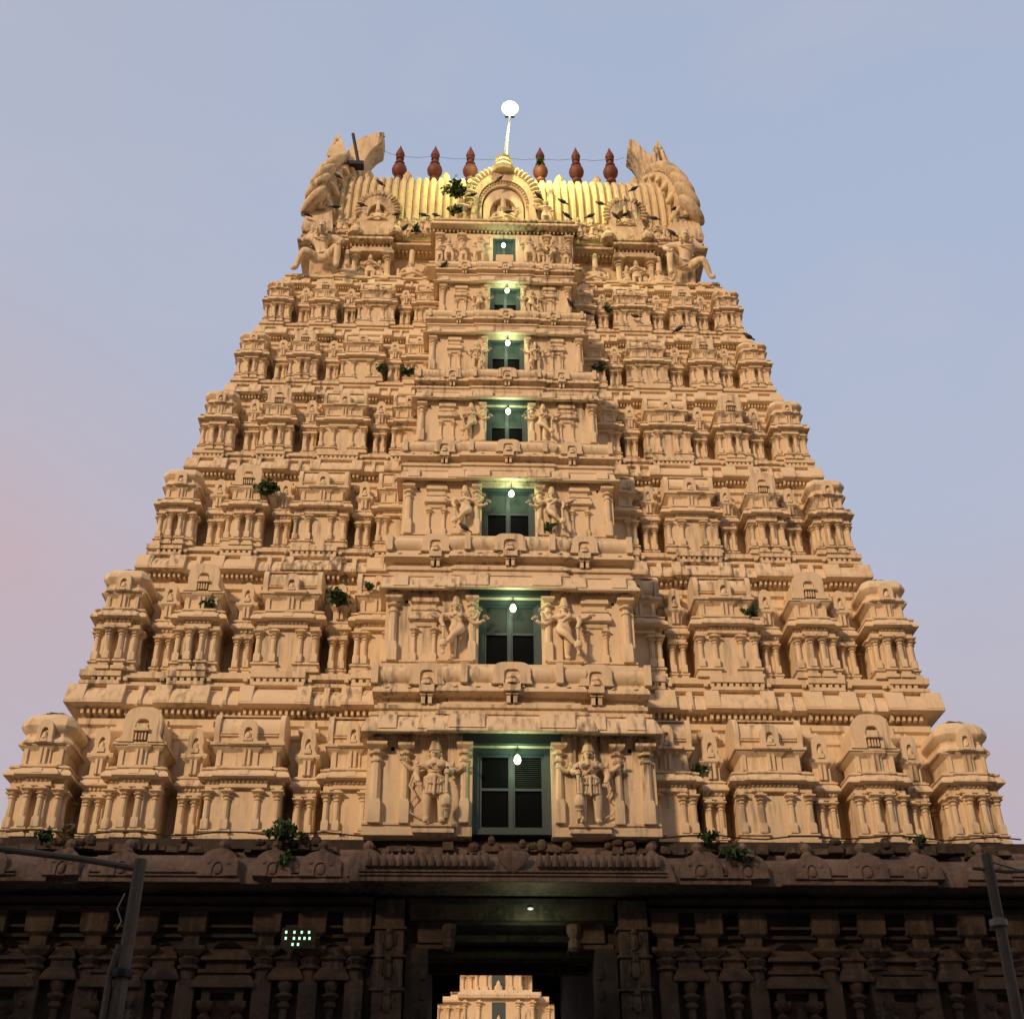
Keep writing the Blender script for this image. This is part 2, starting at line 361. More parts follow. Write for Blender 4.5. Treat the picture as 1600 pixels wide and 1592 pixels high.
        r.box(-nw*.4, nw*.4, -.13*s, -.03*s, zn+.12*H, zn+.26*H); r.stack(0, -.06*s, [(nw*.28, zn+.26*H), (nw*.3, zn+.36*H), (nw*.1, zn+.46*H)], 8)
        r.stack(0, .05*s, [(.03*s, zn+.10*H+HH*.98), (.05*s, zn+.10*H+HH*1.04), (.01*s, zn+.10*H+HH*1.14)], 6)
        parts.append(('roof', r, (0, 0, 0)))
    res = []; cache = {}
    for nm, mb, loc in parts:
        if nm == 'pilaster':
            if 'p' not in cache: cache['p'] = mb.build(nm, CREAM, mesh_only=True)
            res.append((nm, cache['p'], loc))
        else: res.append((nm, mb.build(nm, CREAM, mesh_only=True), loc))
    return res
def place_shrine(res, loc, parent=None):
    nm, me, _ = res[0]; root = link(nm, me, parent or gop, loc)
    for n2, m2, l2 in res[1:]: link(n2, m2, root, l2)
    return root

# ------------------------------------------------------------------ side storeys
#        kind, centre fraction, half width fraction, setback
ROW = [('corner', .943, .0575, 0), ('narrow', .836, .0265, .30), ('arch', .752, .058, .02), ('narrow', .646, .0265, .30),
       ('barrel', .535, .082, .0), ('narrow', .416, .0255, .30), ('barrel', .322, .060, .06)]
NAMES = {'corner': 'corner_shrine', 'narrow': 'narrow_shrine', 'arch': 'arched_shrine', 'barrel': 'barrel_roofed_shrine'}
tiers = []
for i in range(6):
    if i == 0: floor, s, w, y0 = 10.6, 1.0, 11.82, 0.0; zs = [.23, 1.23, 1.45, 1.78, 2.25, 3.22]
    else:
        H = LZ[i+1]-LZ[i]; s = H/4.3 if i > 1 else 1.0; floor = LZ[i]+.225*H; w = LW[i]-.33*s; y0 = LY[i]+.33*s
        f = [.065, .285, .335, .415, .51, .715] if i < 4 else [.075, .29, .33, .425, .52, .70]
        zs = [q*H for q in f]
    nextw = LW[i+1]; sn = 1.0 if i < 2 else (LZ[i+1]-LZ[i])/4.3
    wallY = LY[i+1]+.44*sn
    tiers.append((floor, s, w, y0, wallY))
    # walls behind the shrines
    ww = nextw-.44*sn
    plan = [(-ww, wallY), (ww, wallY), (ww, DEP-wallY), (-ww, DEP-wallY)]
    ztop = LZ[i+1]-.30*sn
    wm = MB(); wm.sweep(plan, [(-.06*s, floor-.05), (-.06*s, floor+zs[3]), (-.02, floor+zs[3]+.04), (0, ztop-.55*s), (.05*s, ztop-.5*s), (.05*s, ztop-.42*s), (.01*s, ztop-.38*s), (.01*s, ztop-.22*s), (.10*s, ztop-.16*s), (.10*s, ztop)])
    wall = wm.build('storey_wall', CREAM, gop)
    for u in (.885, .795, .69, .61, .458, .378):
        for sg in (-1, 1):
            p = pil(MB(), 0, 0, floor, ztop-.05*s, .15*s); 
            if u == .885 and sg == -1: pm = p.build('pilaster', CREAM, mesh_only=True)
            link('pilaster', pm, wall, (sg*u*ww/.98, wallY-.02, 0))
    # shrines
    meshes = {}
    for kind, u, hw, sb in ROW:
        D = 1.35*s if kind == 'corner' else (wallY-y0-sb*s+.1*s)
        key = (kind, hw)
        if key not in meshes: meshes[key] = make_shrine(kind, hw*w, D, zs if kind != 'narrow' else [zs[0]*.9, zs[1]*.93, zs[2]*.93, zs[3]*.93, zs[4]*.93, zs[5]*.90], s, NAMES[kind])
        for sg in (-1, 1):
            place_shrine(meshes[key], (sg*u*w, y0+sb*s, floor))
    # two more along each flank, seen only from the side
    if i < 6:
        for sg in (-1, 1):
            for yy in (3.4+LY[i], 6.9):
                o = place_shrine(meshes[('arch', .058)], (sg*w, yy, floor)); o.rotation_euler = (0, 0, sg*pi/2)

def cornice(i, extra=True):
    """sloping cornice belt i (1..6) with dentils, inset panels and parapet"""
    w, zl, y = LW[i], LZ[i], LY[i]; s = 1.0 if i < 2 else ((LZ[i+1]-LZ[i])/4.3 if i < 7 else .55)
    H = LZ[i+1]-LZ[i] if i < 7 else 2.4; fl = .225*H
    rc = .12*s; rec = [u*w for u in (.836, .646, .416)]; hw = .034*w
    fr = []
    for u in rec: fr += [(-u-hw, 0), (-u-hw, rc), (-u+hw, rc), (-u+hw, 0)]
    fr = [(-w, 0)]+fr; fr2 = [(-x, yy) for x, yy in reversed(fr)]
    plan = [(x, y+yy) for x, yy in fr+fr2]+[(w, DEP-y), (-w, DEP-y)]
    # keep the polygon counter-clockwise: front left -> front right -> back right -> back left
    m_ = MB()
    m_.sweep(plan, [(-.46*s, zl-.34*s), (-.40*s, zl-.22*s), (-.34*s, zl-.07*s), (-.05*s, zl-.02*s), (0, zl), (0, zl+.07*s), (-.05*s, zl+.20*s), (-.13*s, zl+.34*s), (-.23*s, zl+.46*s),
                    (-.34*s, zl+.53*s), (-.34*s, zl+.57*s), (-.22*s, zl+.60*s), (-.22*s, zl+.70*s), (-.33*s, zl+.71*s), (-.33*s, zl+.80*s), (-.20*s, zl+.81*s), (-.20*s, fl+zl), (-.5*s, fl+zl+.004)])
    # flat face blocks leaving inset panels between
    fb = m_; segs = [(.87, 1.0, .935), (.68, .802, .745), (.45, .612, .532), (.30, .382, .322)]
    for a, b, mid in segs:
        for sg in (-1, 1):
            x0, x1, xm = a*w, b*w, mid*w; ph = (x1-x0)*(.17 if (b-a) < .14 else .30)
            for q0, q1 in ((x0, xm-ph), (xm+ph, x1-(0.012 if b > .99 else 0))):
                aa, bb = sorted((sg*q0, sg*q1))
                fb.prism_x([(y-.004, zl+.05*s), (y-.004, zl+.10*s), (y+.17*s, zl+.56*s), (y+.30*s, zl+.56*s), (y+.16*s, zl+.06*s)], aa, bb)
            if s > .7:
                k = int((x1-x0)/(.16*s))
                for j in range(k):
                    xx = x0+(j+.5)*(x1-x0)/k
                    if xx > w-.42*s: continue
                    fb.box(sg*xx-.05*s, sg*xx+.05*s, y+.235*s, y+.33*s, zl+.705*s, zl+.805*s)
    for u in (.836, .646, .416):
        for sg in (-1, 1):
            cx = sg*u*w; ya = y+rc
            fb.prism_x([(ya-.05*s, zl+.08*s), (ya+.12*s, zl+.55*s), (ya+.3*s, zl+.55*s), (ya+.1*s, zl+.08*s)], cx-.07*s, cx+.07*s)
            fb.stack(cx, ya+.02, [(.05*s, zl-.06*s), (.09*s, zl-.01*s), (.09*s, zl+.08*s), (.04*s, zl+.16*s)], 6)
    c = m_.build('cornice', CREAM, gop)
    d = MB(); sp_ = .15*s; n = int(2*(w-.45*s)/sp_)
    for k in range(n+1):
        x = -(w-.45*s)+k*sp_
        ins = any(abs(abs(x)-u) < hw+.04 for u in rec)
        yy = y+(rc if ins else 0)
        d.box(x-.036*s, x+.036*s, yy+.20*s, yy+.40*s, zl-.21*s, zl-.045*s)
    d.build('dentil_band', CREAM, c)
    return c
for i in range(1, 7): cornice(i)

# ------------------------------------------------------------------ figures
def skin(name, pts, edges, root=0, sub=1):
    """pts: {key: (x, y, z, r)} -> one continuous body mesh"""
    keys = list(pts); idx = {k: j for j, k in enumerate(keys)}
    me = bpy.data.meshes.new(name); me.from_pydata([pts[k][:3] for k in keys], [(idx[a], idx[b]) for a, b in edges], [])
    o = bpy.data.objects.new(name, me); C.objects.link(o)
    sk = o.modifiers.new('skin', 'SKIN'); sk.use_smooth_shade = True
    if not me.skin_vertices: raise RuntimeError('no skin layer')
    for j, k in enumerate(keys):
        r = pts[k][3]*1.13; me.skin_vertices[0].data[j].radius = (r, r*(pts[k][4] if len(pts[k]) > 4 else 1)); me.skin_vertices[0].data[j].use_root = (j == root)
    ss = o.modifiers.new('sub', 'SUBSURF'); ss.levels = sub; ss.render_levels = sub
    dg = bpy.context.evaluated_depsgraph_get(); dg.update()
    res = bpy.data.meshes.new_from_object(o.evaluated_get(dg)); res.name = name
    bpy.data.objects.remove(o)
    return res
def join_mesh(me, mb, mat):
    """append builder geometry to a body mesh"""
    import bmesh
    b = bmesh.new(); b.from_mesh(me)
    tmp = bpy.data.meshes.new('t'); tmp.from_pydata(mb.v, [], mb.f); b2 = bmesh.new(); b2.from_mesh(tmp); bmesh.ops.recalc_face_normals(b2, faces=b2.faces); b2.to_mesh(tmp); b2.free()
    b.from_mesh(tmp); b.to_mesh(me); b.free(); bpy.data.meshes.remove(tmp)
    me.materials.clear(); me.materials.append(mat); me.polygons.foreach_set('use_smooth', [True]*len(me.polygons)); me.update()
    return me
BODY_E = [('pel', 'waist'), ('waist', 'chest'), ('chest', 'neck'), ('neck', 'head'), ('head', 'top'),
          ('pel', 'hipL'), ('hipL', 'knL'), ('knL', 'anL'), ('anL', 'toL'), ('pel', 'hipR'), ('hipR', 'knR'), ('knR', 'anR'), ('anR', 'toR'),
          ('chest', 'shL'), ('shL', 'elL'), ('elL', 'wrL'), ('wrL', 'haL'), ('chest', 'shR'), ('shR', 'elR'), ('elR', 'wrR'), ('wrR', 'haR')]
BACK_E = [('shL', 'eL2'), ('eL2', 'wL2'), ('wL2', 'hL2'), ('shR', 'eR2'), ('eR2', 'wR2'), ('wR2', 'hR2')]
BASE = {'pel': (0, 0, .49, .075, .75), 'waist': (0, 0, .56, .062, .8), 'chest': (0, 0, .665, .085, .7), 'neck': (0, 0, .74, .032), 'head': (0, -.01, .79, .05, 1.1), 'top': (0, 0, .845, .045, 1.1),
        'hipL': (-.065, 0, .46, .062), 'knL': (-.075, -.015, .26, .043), 'anL': (-.07, 0, .05, .028), 'toL': (-.085, -.07, .02, .026),
        'hipR': (.065, 0, .46, .062), 'knR': (.075, -.015, .26, .043), 'anR': (.07, 0, .05, .028), 'toR': (.085, -.07, .02, .026),
        'shL': (-.135, 0, .70, .042), 'elL': (-.185, 0, .57, .032), 'wrL': (-.16, -.06, .48, .024), 'haL': (-.15, -.08, .45, .024),
        'shR': (.135, 0, .70, .042), 'elR': (.185, 0, .57, .032), 'wrR': (.16, -.06, .48, .024), 'haR': (.15, -.08, .45, .024)}
def fingers(mb, c, d, r=.008, ln=.045):
    c = Vector(c); d = Vector(d).normalized(); sd_ = d.cross(Vector((0, -1, 0))).normalized()
    for k, (o, l_) in enumerate(((-1.5, .85), (-.5, 1), (.5, .95), (1.5, .75))):
        a = c+sd_*o*.015; b = a+d*ln*l_*.6+sd_*o*.003; e = b+d*ln*l_*.4+Vector((0, -.012, 0)); mb.tube([a, b, e], r, 5, .7)
    a = c-d*.015+sd_*.02; mb.tube([a, a+sd_*.022+d*.012, a+sd_*.028+d*.032], r*1.1, 5, .7)
def face(mb, c=(0, -.01, .795)):
    x, y, z = c
    mb.ellip((x, y+.006, z+.012), (.053, .060, .070), 12, 8)
    mb.tube([(x, y-.058, z+.018), (x, y-.074, z-.006), (x, y-.058, z-.012)], .009, 5)
    for sg in (-1, 1):
        mb.ellip((x+sg*.022, y-.052, z+.012), (.012, .008, .007), 6, 4); mb.ellip((x+sg*.058, y, z-.005), (.012, .02, .03), 6, 4)
        mb.ellip((x+sg*.062, y-.005, z-.05), (.018, .016, .022), 6, 4)
    mb.ellip((x, y-.05, z-.026), (.02, .009, .006), 6, 4)
def crown_mesh(hh=.20):
    return MB().stack(0, 0, [(.062, .83), (.068, .845), (.058, .855), (.06, .875), (.05, .885), (.052, .91), (.04, .92), (.042, .95), (.034, .965), (.036, .985), (.015, 1.0)], 10).build('crown', CREAM, mesh_only=True)
def mace_mesh():
    return MB().stack(0, 0, [(.012, .02), (.02, .03), (.016, .10), (.03, .125), (.016, .14), (.045, .17), (.052, .22), (.04, .27), (.018, .30), (.026, .315), (.014, .33), (.018, .52), (.03, .53), (.02, .555)], 10).build('mace', CREAM, mesh_only=True)
def kilt_mesh(pts=None):
    return MB().stack(0, 0, [(.115, .33), (.12, .34), (.112, .36), (.105, .45), (.095, .515), (.10, .525), (.082, .545)], 12, 1, .72).build('kilt', CREAM, mesh_only=True)
def kilt_guard():
    b = MB().stack(0, 0, [(.112, .325), (.122, .335), (.122, .35), (.112, .36), (.108, .40), (.112, .41), (.104, .42), (.100, .50), (.108, .51), (.108, .53), (.086, .55)], 16, 1, .72)
    for k in range(9):
        a = -pi*.1-pi*.8*k/8; b.tube([(.118*cos(a), .085*sin(a), .34), (.103*cos(a), .076*sin(a), .50)], .009, 5)
    b.tube([(0, -.085, .53), (.0, -.10, .44), (-.004, -.105, .30)], .018, 6, .5); b.ellip((0, -.09, .52), (.026, .02, .026), 8, 5)
    b.tube([(-.09, -.04, .50), (-.05, -.09, .44), (.05, -.09, .44), (.09, -.04, .50)], .010, 5)
    return b.build('kilt', CREAM, mesh_only=True)
KG = kilt_guard()
CR, MC, KI = crown_mesh(), mace_mesh(), kilt_mesh()
def neckl(mb):
    for z, r in ((.715, .058), (.70, .07)):
        mb.tube([(r*1.25*cos(t), -.02-r*.9*sin(t), z-.03*sin(t)) for t in [pi*k/8 for k in range(9)]], .008, 5)
def figure(kind):
    P = dict(BASE); E = list(BODY_E); ex = MB(); face(ex); neckl(ex)
    if kind in ('guard', 'dance'):
        for sg in (-1, 1):
            ex.tube([(sg*.155+.042*cos(a), .042*sin(a), .655) for a in [2*pi*k/10 for k in range(11)]], .010, 5)
            ex.ellip((sg*.175, -.03, .685), (.022, .02, .03), 6, 4); ex.ellip((sg*.05, -.075, .655), (.04, .03, .03), 8, 5)
        for z in (.58, .61): ex.tube([(-.06, -.035, z+.01), (0, -.068, z), (.06, -.035, z+.01)], .009, 5)
        ex.tube([(-.09, -.05, .715), (-.05, -.09, .65), (.02, -.085, .58), (.07, -.05, .54)], .008, 5)
    if kind == 'guard':       # standing, raised rear hands, front hand on mace
        P.update({'elR': (.165, -.05, .58, .032), 'wrR': (.115, -.12, .57, .024), 'haR': (.115, -.13, .565, .026),
                  'eL2': (-.215, .0, .61, .03), 'wL2': (-.285, -.02, .665, .022), 'hL2': (-.31, -.03, .70, .024),
                  'eR2': (.215, .0, .60, .03), 'wR2': (.275, -.03, .64, .022), 'hR2': (.305, -.04, .68, .024)}); E += BACK_E
        fingers(ex, (-.312, -.035, .715), (-.2, -.1, 1)); fingers(ex, (.308, -.045, .695), (.2, -.1, 1)); fingers(ex, (-.15, -.085, .445), (0, 0, -1))
    elif kind == 'dance':     # one leg swung across
        P.update({'pel': (.02, 0, .49, .075, .75), 'knR': (-.01, -.13, .36, .045), 'anR': (-.10, -.12, .22, .028), 'toR': (-.15, -.14, .20, .024), 'hipR': (.085, -.03, .47, .062),
                  'knL': (-.03, 0, .26, .045), 'anL': (-.02, 0, .05, .028), 'toL': (-.05, -.07, .02, .026), 'hipL': (-.045, 0, .46, .06),
                  'elL': (-.19, -.05, .60, .03), 'wrL': (-.15, -.12, .46, .023), 'haL': (-.14, -.13, .42, .025),
                  'elR': (.235, -.02, .62, .03), 'wrR': (.28, -.05, .70, .022), 'haR': (.285, -.06, .74, .024),
                  'eL2': (-.22, .0, .66, .03), 'wL2': (-.30, -.02, .69, .022), 'hL2': (-.32, -.03, .73, .024),
                  'eR2': (.23, .0, .56, .03), 'wR2': (.33, -.03, .58, .022), 'hR2': (.36, -.04, .62, .024)}); E += BACK_E
        fingers(ex, (-.322, -.035, .745), (-.1, 0, 1)); fingers(ex, (.362, -.045, .635), (.2, 0, 1)); fingers(ex, (.286, -.065, .755), (0, 0, 1))
    elif kind == 'pray':
        P.update({'elL': (-.15, -.05, .58, .03), 'wrL': (-.05, -.13, .63, .023), 'haL': (-.012, -.14, .665, .02), 'elR': (.15, -.05, .58, .03), 'wrR': (.05, -.13, .63, .023), 'haR': (.012, -.14, .665, .02)})
        fingers(ex, (0, -.145, .68), (0, 0, 1))
    elif kind == 'armup':
        P.update({'elL': (-.22, 0, .66, .03), 'wrL': (-.23, -.03, .78, .023), 'haL': (-.22, -.03, .83, .024), 'elR': (.17, -.02, .56, .03), 'wrR': (.10, -.08, .50, .023), 'haR': (.08, -.09, .48, .024),
                  'knR': (.12, -.05, .28, .043), 'anR': (.11, 0, .05, .028)})
        fingers(ex, (-.22, -.035, .845), (0, 0, 1))
    elif kind == 'sit':       # seated cross-legged, lowered
        for k in list(P):
            if k[:3] not in ('hip',) and k[:2] not in ('kn', 'an', 'to'): x = list(P[k]); x[2] -= .40; P[k] = tuple(x)
        P.update({'hipL': (-.07, -.02, .08, .062), 'knL': (-.22, -.10, .06, .045), 'anL': (-.05, -.17, .05, .028), 'toL': (.01, -.18, .05, .024),
                  'hipR': (.07, -.02, .08, .062), 'knR': (.22, -.10, .06, .045), 'anR': (.05, -.16, .09, .028), 'toR': (-.01, -.17, .09, .024),
                  'elL': (-.19, -.02, .17, .03), 'wrL': (-.17, -.10, .14, .023), 'haL': (-.16, -.13, .15, .024), 'elR': (.21, -.02, .22, .03), 'wrR': (.24, -.08, .30, .023), 'haR': (.24, -.09, .34, .024)})
        ex = MB(); face(ex, (0, -.01, .395)); fingers(ex, (.24, -.095, .35), (0, 0, 1))
    elif kind == 'atlas':     # squatting bearer: knees wide, one arm holding up
        P = {'pel': (0, 0, .215, .070, .8), 'waist': (-.012, -.02, .30, .056, .8), 'chest': (-.035, -.05, .42, .082, .75), 'neck': (-.028, -.09, .48, .034), 'head': (-.022, -.13, .515, .042, 1.0), 'top': (-.02, -.11, .56, .040, 1.0),
             'hipL': (-.07, -.02, .20, .056), 'knL': (-.22, -.14, .225, .046), 'anL': (-.30, -.06, .04, .028), 'toL': (-.345, -.11, .01, .024),
             'hipR': (.07, -.03, .20, .056), 'knR': (.20, -.18, .28, .046), 'anR': (.19, -.13, .03, .03), 'toR': (.20, -.20, .0, .026),
             'shL': (-.15, -.04, .46, .040), 'elL': (-.27, -.03, .42, .029), 'wrL': (-.20, -.02, .50, .022), 'haL': (-.14, -.04, .545, .022),
             'shR': (.085, -.04, .46, .040), 'elR': (.24, -.05, .42, .029), 'wrR': (.215, -.14, .33, .022), 'haR': (.20, -.18, .30, .022)}
        ex = MB(); face(ex, (-.02, -.135, .505)); ex.ellip((-.02, -.13, .575), (.05, .05, .035), 10, 6); fingers(ex, (-.13, -.05, .56), (.5, 0, .7)); fingers(ex, (.20, -.19, .29), (0, -.4, -1))
        ex.tube([(-.13, -.07, .45), (-.09, -.12, .40), (-.03, -.14, .385), (.03, -.12, .40), (.06, -.07, .45)], .008, 5); ex.tube([(-.09, -.03, .26), (0, -.10, .23), (.09, -.06, .25), (.10, -.1, .12), (-.02, -.13, .14)], .010, 5)
    me = skin(kind, P, E); return join_mesh(me, ex, CREAM)
FIG = {k: figure(k) for k in ('guard', 'dance', 'pray', 'armup', 'sit', 'atlas')}
def statue(name, kind, x, y, z, h, mirror=False, parent=None, label=None, mat=None, mace=True, lean=0, crown=True, fat=1.14, zs=1.0):
    o = link(name, FIG[kind], parent or gop, (x, y, z), (0, lean, 0), ((-h*fat if mirror else h*fat), h, h*zs))
    if label: o['label'] = label
    if kind in ('guard', 'dance', 'pray', 'armup'):
        if crown: link('crown', CR, o)
        if kind != 'dance': link('kilt', KI if kind != 'guard' else KG, o)
        if mace and kind == 'guard': link('mace', MC, o, (.118, -.14, 0))
        if mace and kind == 'dance': link('mace', MC, o, (-.15, -.16, 0), None, (1, 1, .82))
    elif kind == 'sit' and crown: link('crown', CR, o, (0, 0, -.40))
    return o

# ------------------------------------------------------------------ central bay
#      half width, floor, lip z, mould scale, window half width, window top, statue x, statue h
BAY = [(3.40, 10.6, 12.86, .95, .92, 12.68, 1.80, 2.02), (3.20, 15.0, 17.10, .85, .81, 17.0, 1.39, 1.80), (2.96, 19.3, 21.13, .70, .745, 21.06, 1.22, 1.56),
       (2.70, 22.95, 24.53, .60, .62, 24.42, 1.08, 1.36), (2.45, 26.15, 27.66, .52, .58, 27.60, .93, 1.16), (2.20, 28.95, 30.34, .50, .51, 30.30, .88, 1.06)]
BULBS = [(806, 1192), (799, 968), (799, 780), (795, 650), (796, 547), (796, 465), (790, 387)]
BX = [.13, .075, .085, .03, .05, .055, -.03]      # bulb offsets from the axis
STOREY = ['lowest', 'second', 'third', 'fourth', 'fifth', 'sixth', 'topmost']
def bay_plan(hb, yb, yback, st, cw):
    return [(-hb, yb), (-cw, yb), (-cw, yb-st), (cw, yb-st), (cw, yb), (hb, yb), (hb, yback), (-hb, yback)]
def window(i, ww, z0, z1, yb, fr):
    """double casement with transom, painted slate green"""
    w_ = MB(); t = fr
    w_.box(-ww, -ww+t, yb, yb+.16, z0, z1); w_.box(ww-t, ww, yb, yb+.16, z0, z1); w_.box(-ww+t, ww-t, yb+.003, yb+.16, z1-t, z1)
    w_.box(-ww+t, ww-t, yb+.003, yb+.16, z0, z0+t*.8)
    win = w_.build('window', SLATE, gop)
    a = MB(); zi, zo = z0+t*.8, z1-t; g = t*.35; mid = zi+(zo-zi)*.53
    for x0, x1 in ((-ww+t, -.004), (.004, ww-t)):
        a.box(x0, x0+g*1.4, yb+.05, yb+.11, zi, zo); a.box(x1-g*1.4, x1, yb+.05, yb+.11, zi, zo)
        for zz in (zi, mid-g*.6, zo-g*1.2): a.box(x0+g*1.4, x1-g*1.4, yb+.053, yb+.107, zz, zz+g*1.2)
    a.box(-.03, .03, yb+.03, yb+.05, zi, zo)
    a.build('casement', SLATE, win)
    p = MB(); p.box(-ww+t+.002, ww-t-.002, yb+.085, yb+.095, zi, zo); p.build('pane', GLASS, win)
    if i == 0:
        l_ = MB(); n = 16
        for k in range(n):
            zz = mid+.02+(zo-mid-.04)*k/n
            l_.box(-ww+t+g*1.5, -.01-g*1.5, yb+.062, yb+.068, zz, zz+.012) if i != 0 else None
            l_.box(.01+g*1.5, ww-t-g*1.5, yb+.062, yb+.068, zz, zz+.012)
        l_.build('mesh_screen', DSCREEN, win)
    else:
        q = MB(); q.box(-ww+t+g*1.4, -g*1.4-.004, yb+.072, yb+.078, mid+g*.6, zo-g*1.2).box(g*1.4+.004, ww-t-g*1.4, yb+.072, yb+.078, mid+g*.6, zo-g*1.2)
        if i == 6: q.box(-ww+t+g*1.4, ww-t-g*1.4, yb+.072, yb+.078, zi, mid-g*.6)  # lower panel added in green to stand in for the bulb-lit interior
        for pc in (1,): q.build('mesh_screen', SCREEN if i > 1 else DSCREEN, win)
    return win
def opening_wall(mb, hb, yb, yback, z0, z1, ww, zw, th=.35):
    mb.box(-hb, -ww, yb, yback, z0, z1); mb.box(ww, hb, yb, yback, z0, z1); mb.box(-ww, ww, yb+.001, yback, zw, z1)
for i, (hb, z0, zk, k, ww, zw, sx, sh) in enumerate(BAY):
    s = k; Yi = LY[i]; yb = Yi-.62; yback = tiers[i][4]+.2
    cw = ww+.62*s; st = .10*s
    wb = MB(); zt = zk+.16*k
    for sg in (-1, 1):
        a, b = sorted((sg*ww, sg*cw)); wb.box(a, b, yb-st, yback, z0-.1, zt)
        a, b = sorted((sg*cw, sg*hb)); wb.box(a, b, yb, yback, z0-.1, zt-.001)
    if zw < zt: wb.box(-ww, ww, yb-st+.004, yback, zw, zt-.002)
    for sg in (-1, 1):           # plinth mouldings
        a, b = sorted((sg*(cw+.01), sg*(hb+.05*s)))
        wb.box(a, b, yb-.09*s, yb+.05, z0-.08, z0+.12*s); wb.box(a, b, yb-.05*s, yb+.05, z0+.12*s, z0+.17*s); wb.box(a, b, yb-.09*s, yb+.05, z0+.17*s, z0+.23*s)
    bay = wb.build('bay_wall', CREAM, gop)
    VB = MB().box(-hb+.3, hb-.3, yback-.15, yback-.12, z0, zt); VB.build('shade_back', VOID, bay)  # black sheet, the unlit interior put into its colour
    # beam band and dentils
    bm = MB(); pl = bay_plan(hb, yb, yback, st, cw)
    bm.sweep(pl, [(.0, zt-.16*k), (.03*k, zt-.14*k), (.03*k, zt-.02*k), (.0, zt)], True, True)
    n = int(2*hb/(.13*k))
    for q in range(n+1):
        x = -hb+.06*k+q*(2*hb-.12*k)/n; yy = yb-st if abs(x) < cw else yb
        bm.box(x-.03*k, x+.03*k, yy-.12*k, yy, zt-.10*k, zt+.02*k)
    bm.build('dentil_band', CREAM, bay)
    # cornice, mouldings and roll
    cp = MB()
    o = .42*k if i else .5
    prof = [(0, .10), (.06, .10), (.33*o/.42, .02), (o, .0), (o, .07), (o*.95, .18), (o*.86, .34), (o*.68, .46), (o*.55, .49), (o*.66, .51), (o*.66, .60), (.18, .62), (.18, .70), (.25, .72), (.25, .82), (.17, .84), (.17, .90), (.03, .92), (.03, 1.08),
            (.16, 1.11), (.32, 1.14), (.32, 1.20), (.25, 1.36), (.20, 1.38), (.20, 1.43), (.25, 1.47), (.31, 1.56), (.33, 1.66), (.31, 1.76), (.25, 1.84), (.20, 1.86), (.20, 1.94), (.05, 1.95)]
    lip = (3.55, 3.32, 3.06, 2.78, 2.54, 2.30)[i]; hbo = hb; pl = bay_plan(lip-o*(k if o == .5 else k)*1.0 if i else lip-.5, yb, yback, st, cw); hb = lip-.30*k if i else 3.2
    cp.sweep(pl, [((a if j > 2 and a == 0 else a)*(k if a not in (o,) else 1), zk+b*k) for j, (a, b) in enumerate(prof)])
    pb = cp                     # raised flat blocks of the cornice face
    for sg in (-1, 1):
        for q0, q1 in ((hb-.5*s, hb-.05*s), (cw+.10*s, cw+.75*s), (ww*.70, cw-.02*s)):
            yy = (yb-st if q1 <= cw else yb)-.5*k*(.42/.42)*(1 if i else 1.0)*.84
            if i == 0: yy = (yb-st if q1 <= cw else yb)-.52
            else: yy = (yb-st if q1 <= cw else yb)-.44*k
            a, b = sorted((sg*q0, sg*q1)); pb.prism_x([(yy, zk+.08*k), (yy+.10*k, zk+.475*k), (yy+.3*k, zk+.475*k), (yy+.3*k, zk+.08*k)], a, b)
    arches = []
    for xx in (0, -.64*hb, .64*hb):
        yy = (yb-st if abs(xx) < cw else yb)-.34*k; a = MB(); q = .48*k if xx == 0 else .42*k
        a.arch(xx, q, zk+1.33*k, .60*k, q*.42, .40*k, yy-.05*k, yy+.2*k, yy+.02*k, flare=.10, ex=3.6)
        a.box(xx-q*.46, xx+q*.46, yy-.10*k, yy+.1*k, zk+1.12*k, zk+1.32*k); a.stack(xx, yy, [(q*.36, zk+1.32*k), (q*.36, zk+1.42*k), (q*.15, zk+1.46*k), (q*.25, zk+1.50*k), (q*.1, zk+1.60*k)], 8)
        for sg in (-1, 1): a.box(xx+sg*.085*k-.05*k, xx+sg*.085*k+.05*k, yy+.02*k, yy+.36*k, zk+.84*k, zk+1.12*k); a.box(xx+sg*.09*k-.075*k, xx+sg*.09*k+.075*k, yy-.02*k, yy+.36*k, zk+1.05*k, zk+1.10*k)
        arches.append(a)
    bd = cp
    for xx in (-hb-.12*k, -.30*hb-.2, .30*hb+.2, hb+.12*k):
        yy = (yb-st if abs(xx) < cw else yb)-.30*k; bd.box(xx-.09*k, xx+.09*k, yy-.09*k, yy+.2*k, zk+1.36*k, zk+1.92*k)
    n = 12
    for q in range(n):
        x = -hb+.2*k+q*(2*hb-.4*k)/(n-1); yy = (yb-st if abs(x) < cw else yb); bd.ellip((x, yy-.30*k, zk+1.28*k), (.07*k, .04*k, .035*k), 8, 4)
    cc = cp.build('bay_cornice', CREAM, gop)
    for a in arches: a.build('arch', CREAM, cc)
    hb = hbo
    # pilasters
    big = pil(MB(), 0, 0, z0+.2*s, zt-.16*k, .15*s, 8, .24).build('pilaster', CREAM, mesh_only=True)
    mid = pil(MB(), 0, 0, z0+.2*s, zt-.16*k, .12*s, 8, .24).build('pilaster', CREAM, mesh_only=True)
    for sg in (-1, 1):
        link('pilaster', big, bay, (sg*(hb-.24*s), yb-.03, 0))
        link('pilaster', mid, bay, (sg*(ww+.20*s), yb-st-.01, 0))
        if i == 0: link('pilaster', mid, bay, (sg*(cw+.98), yb-.03, 0))
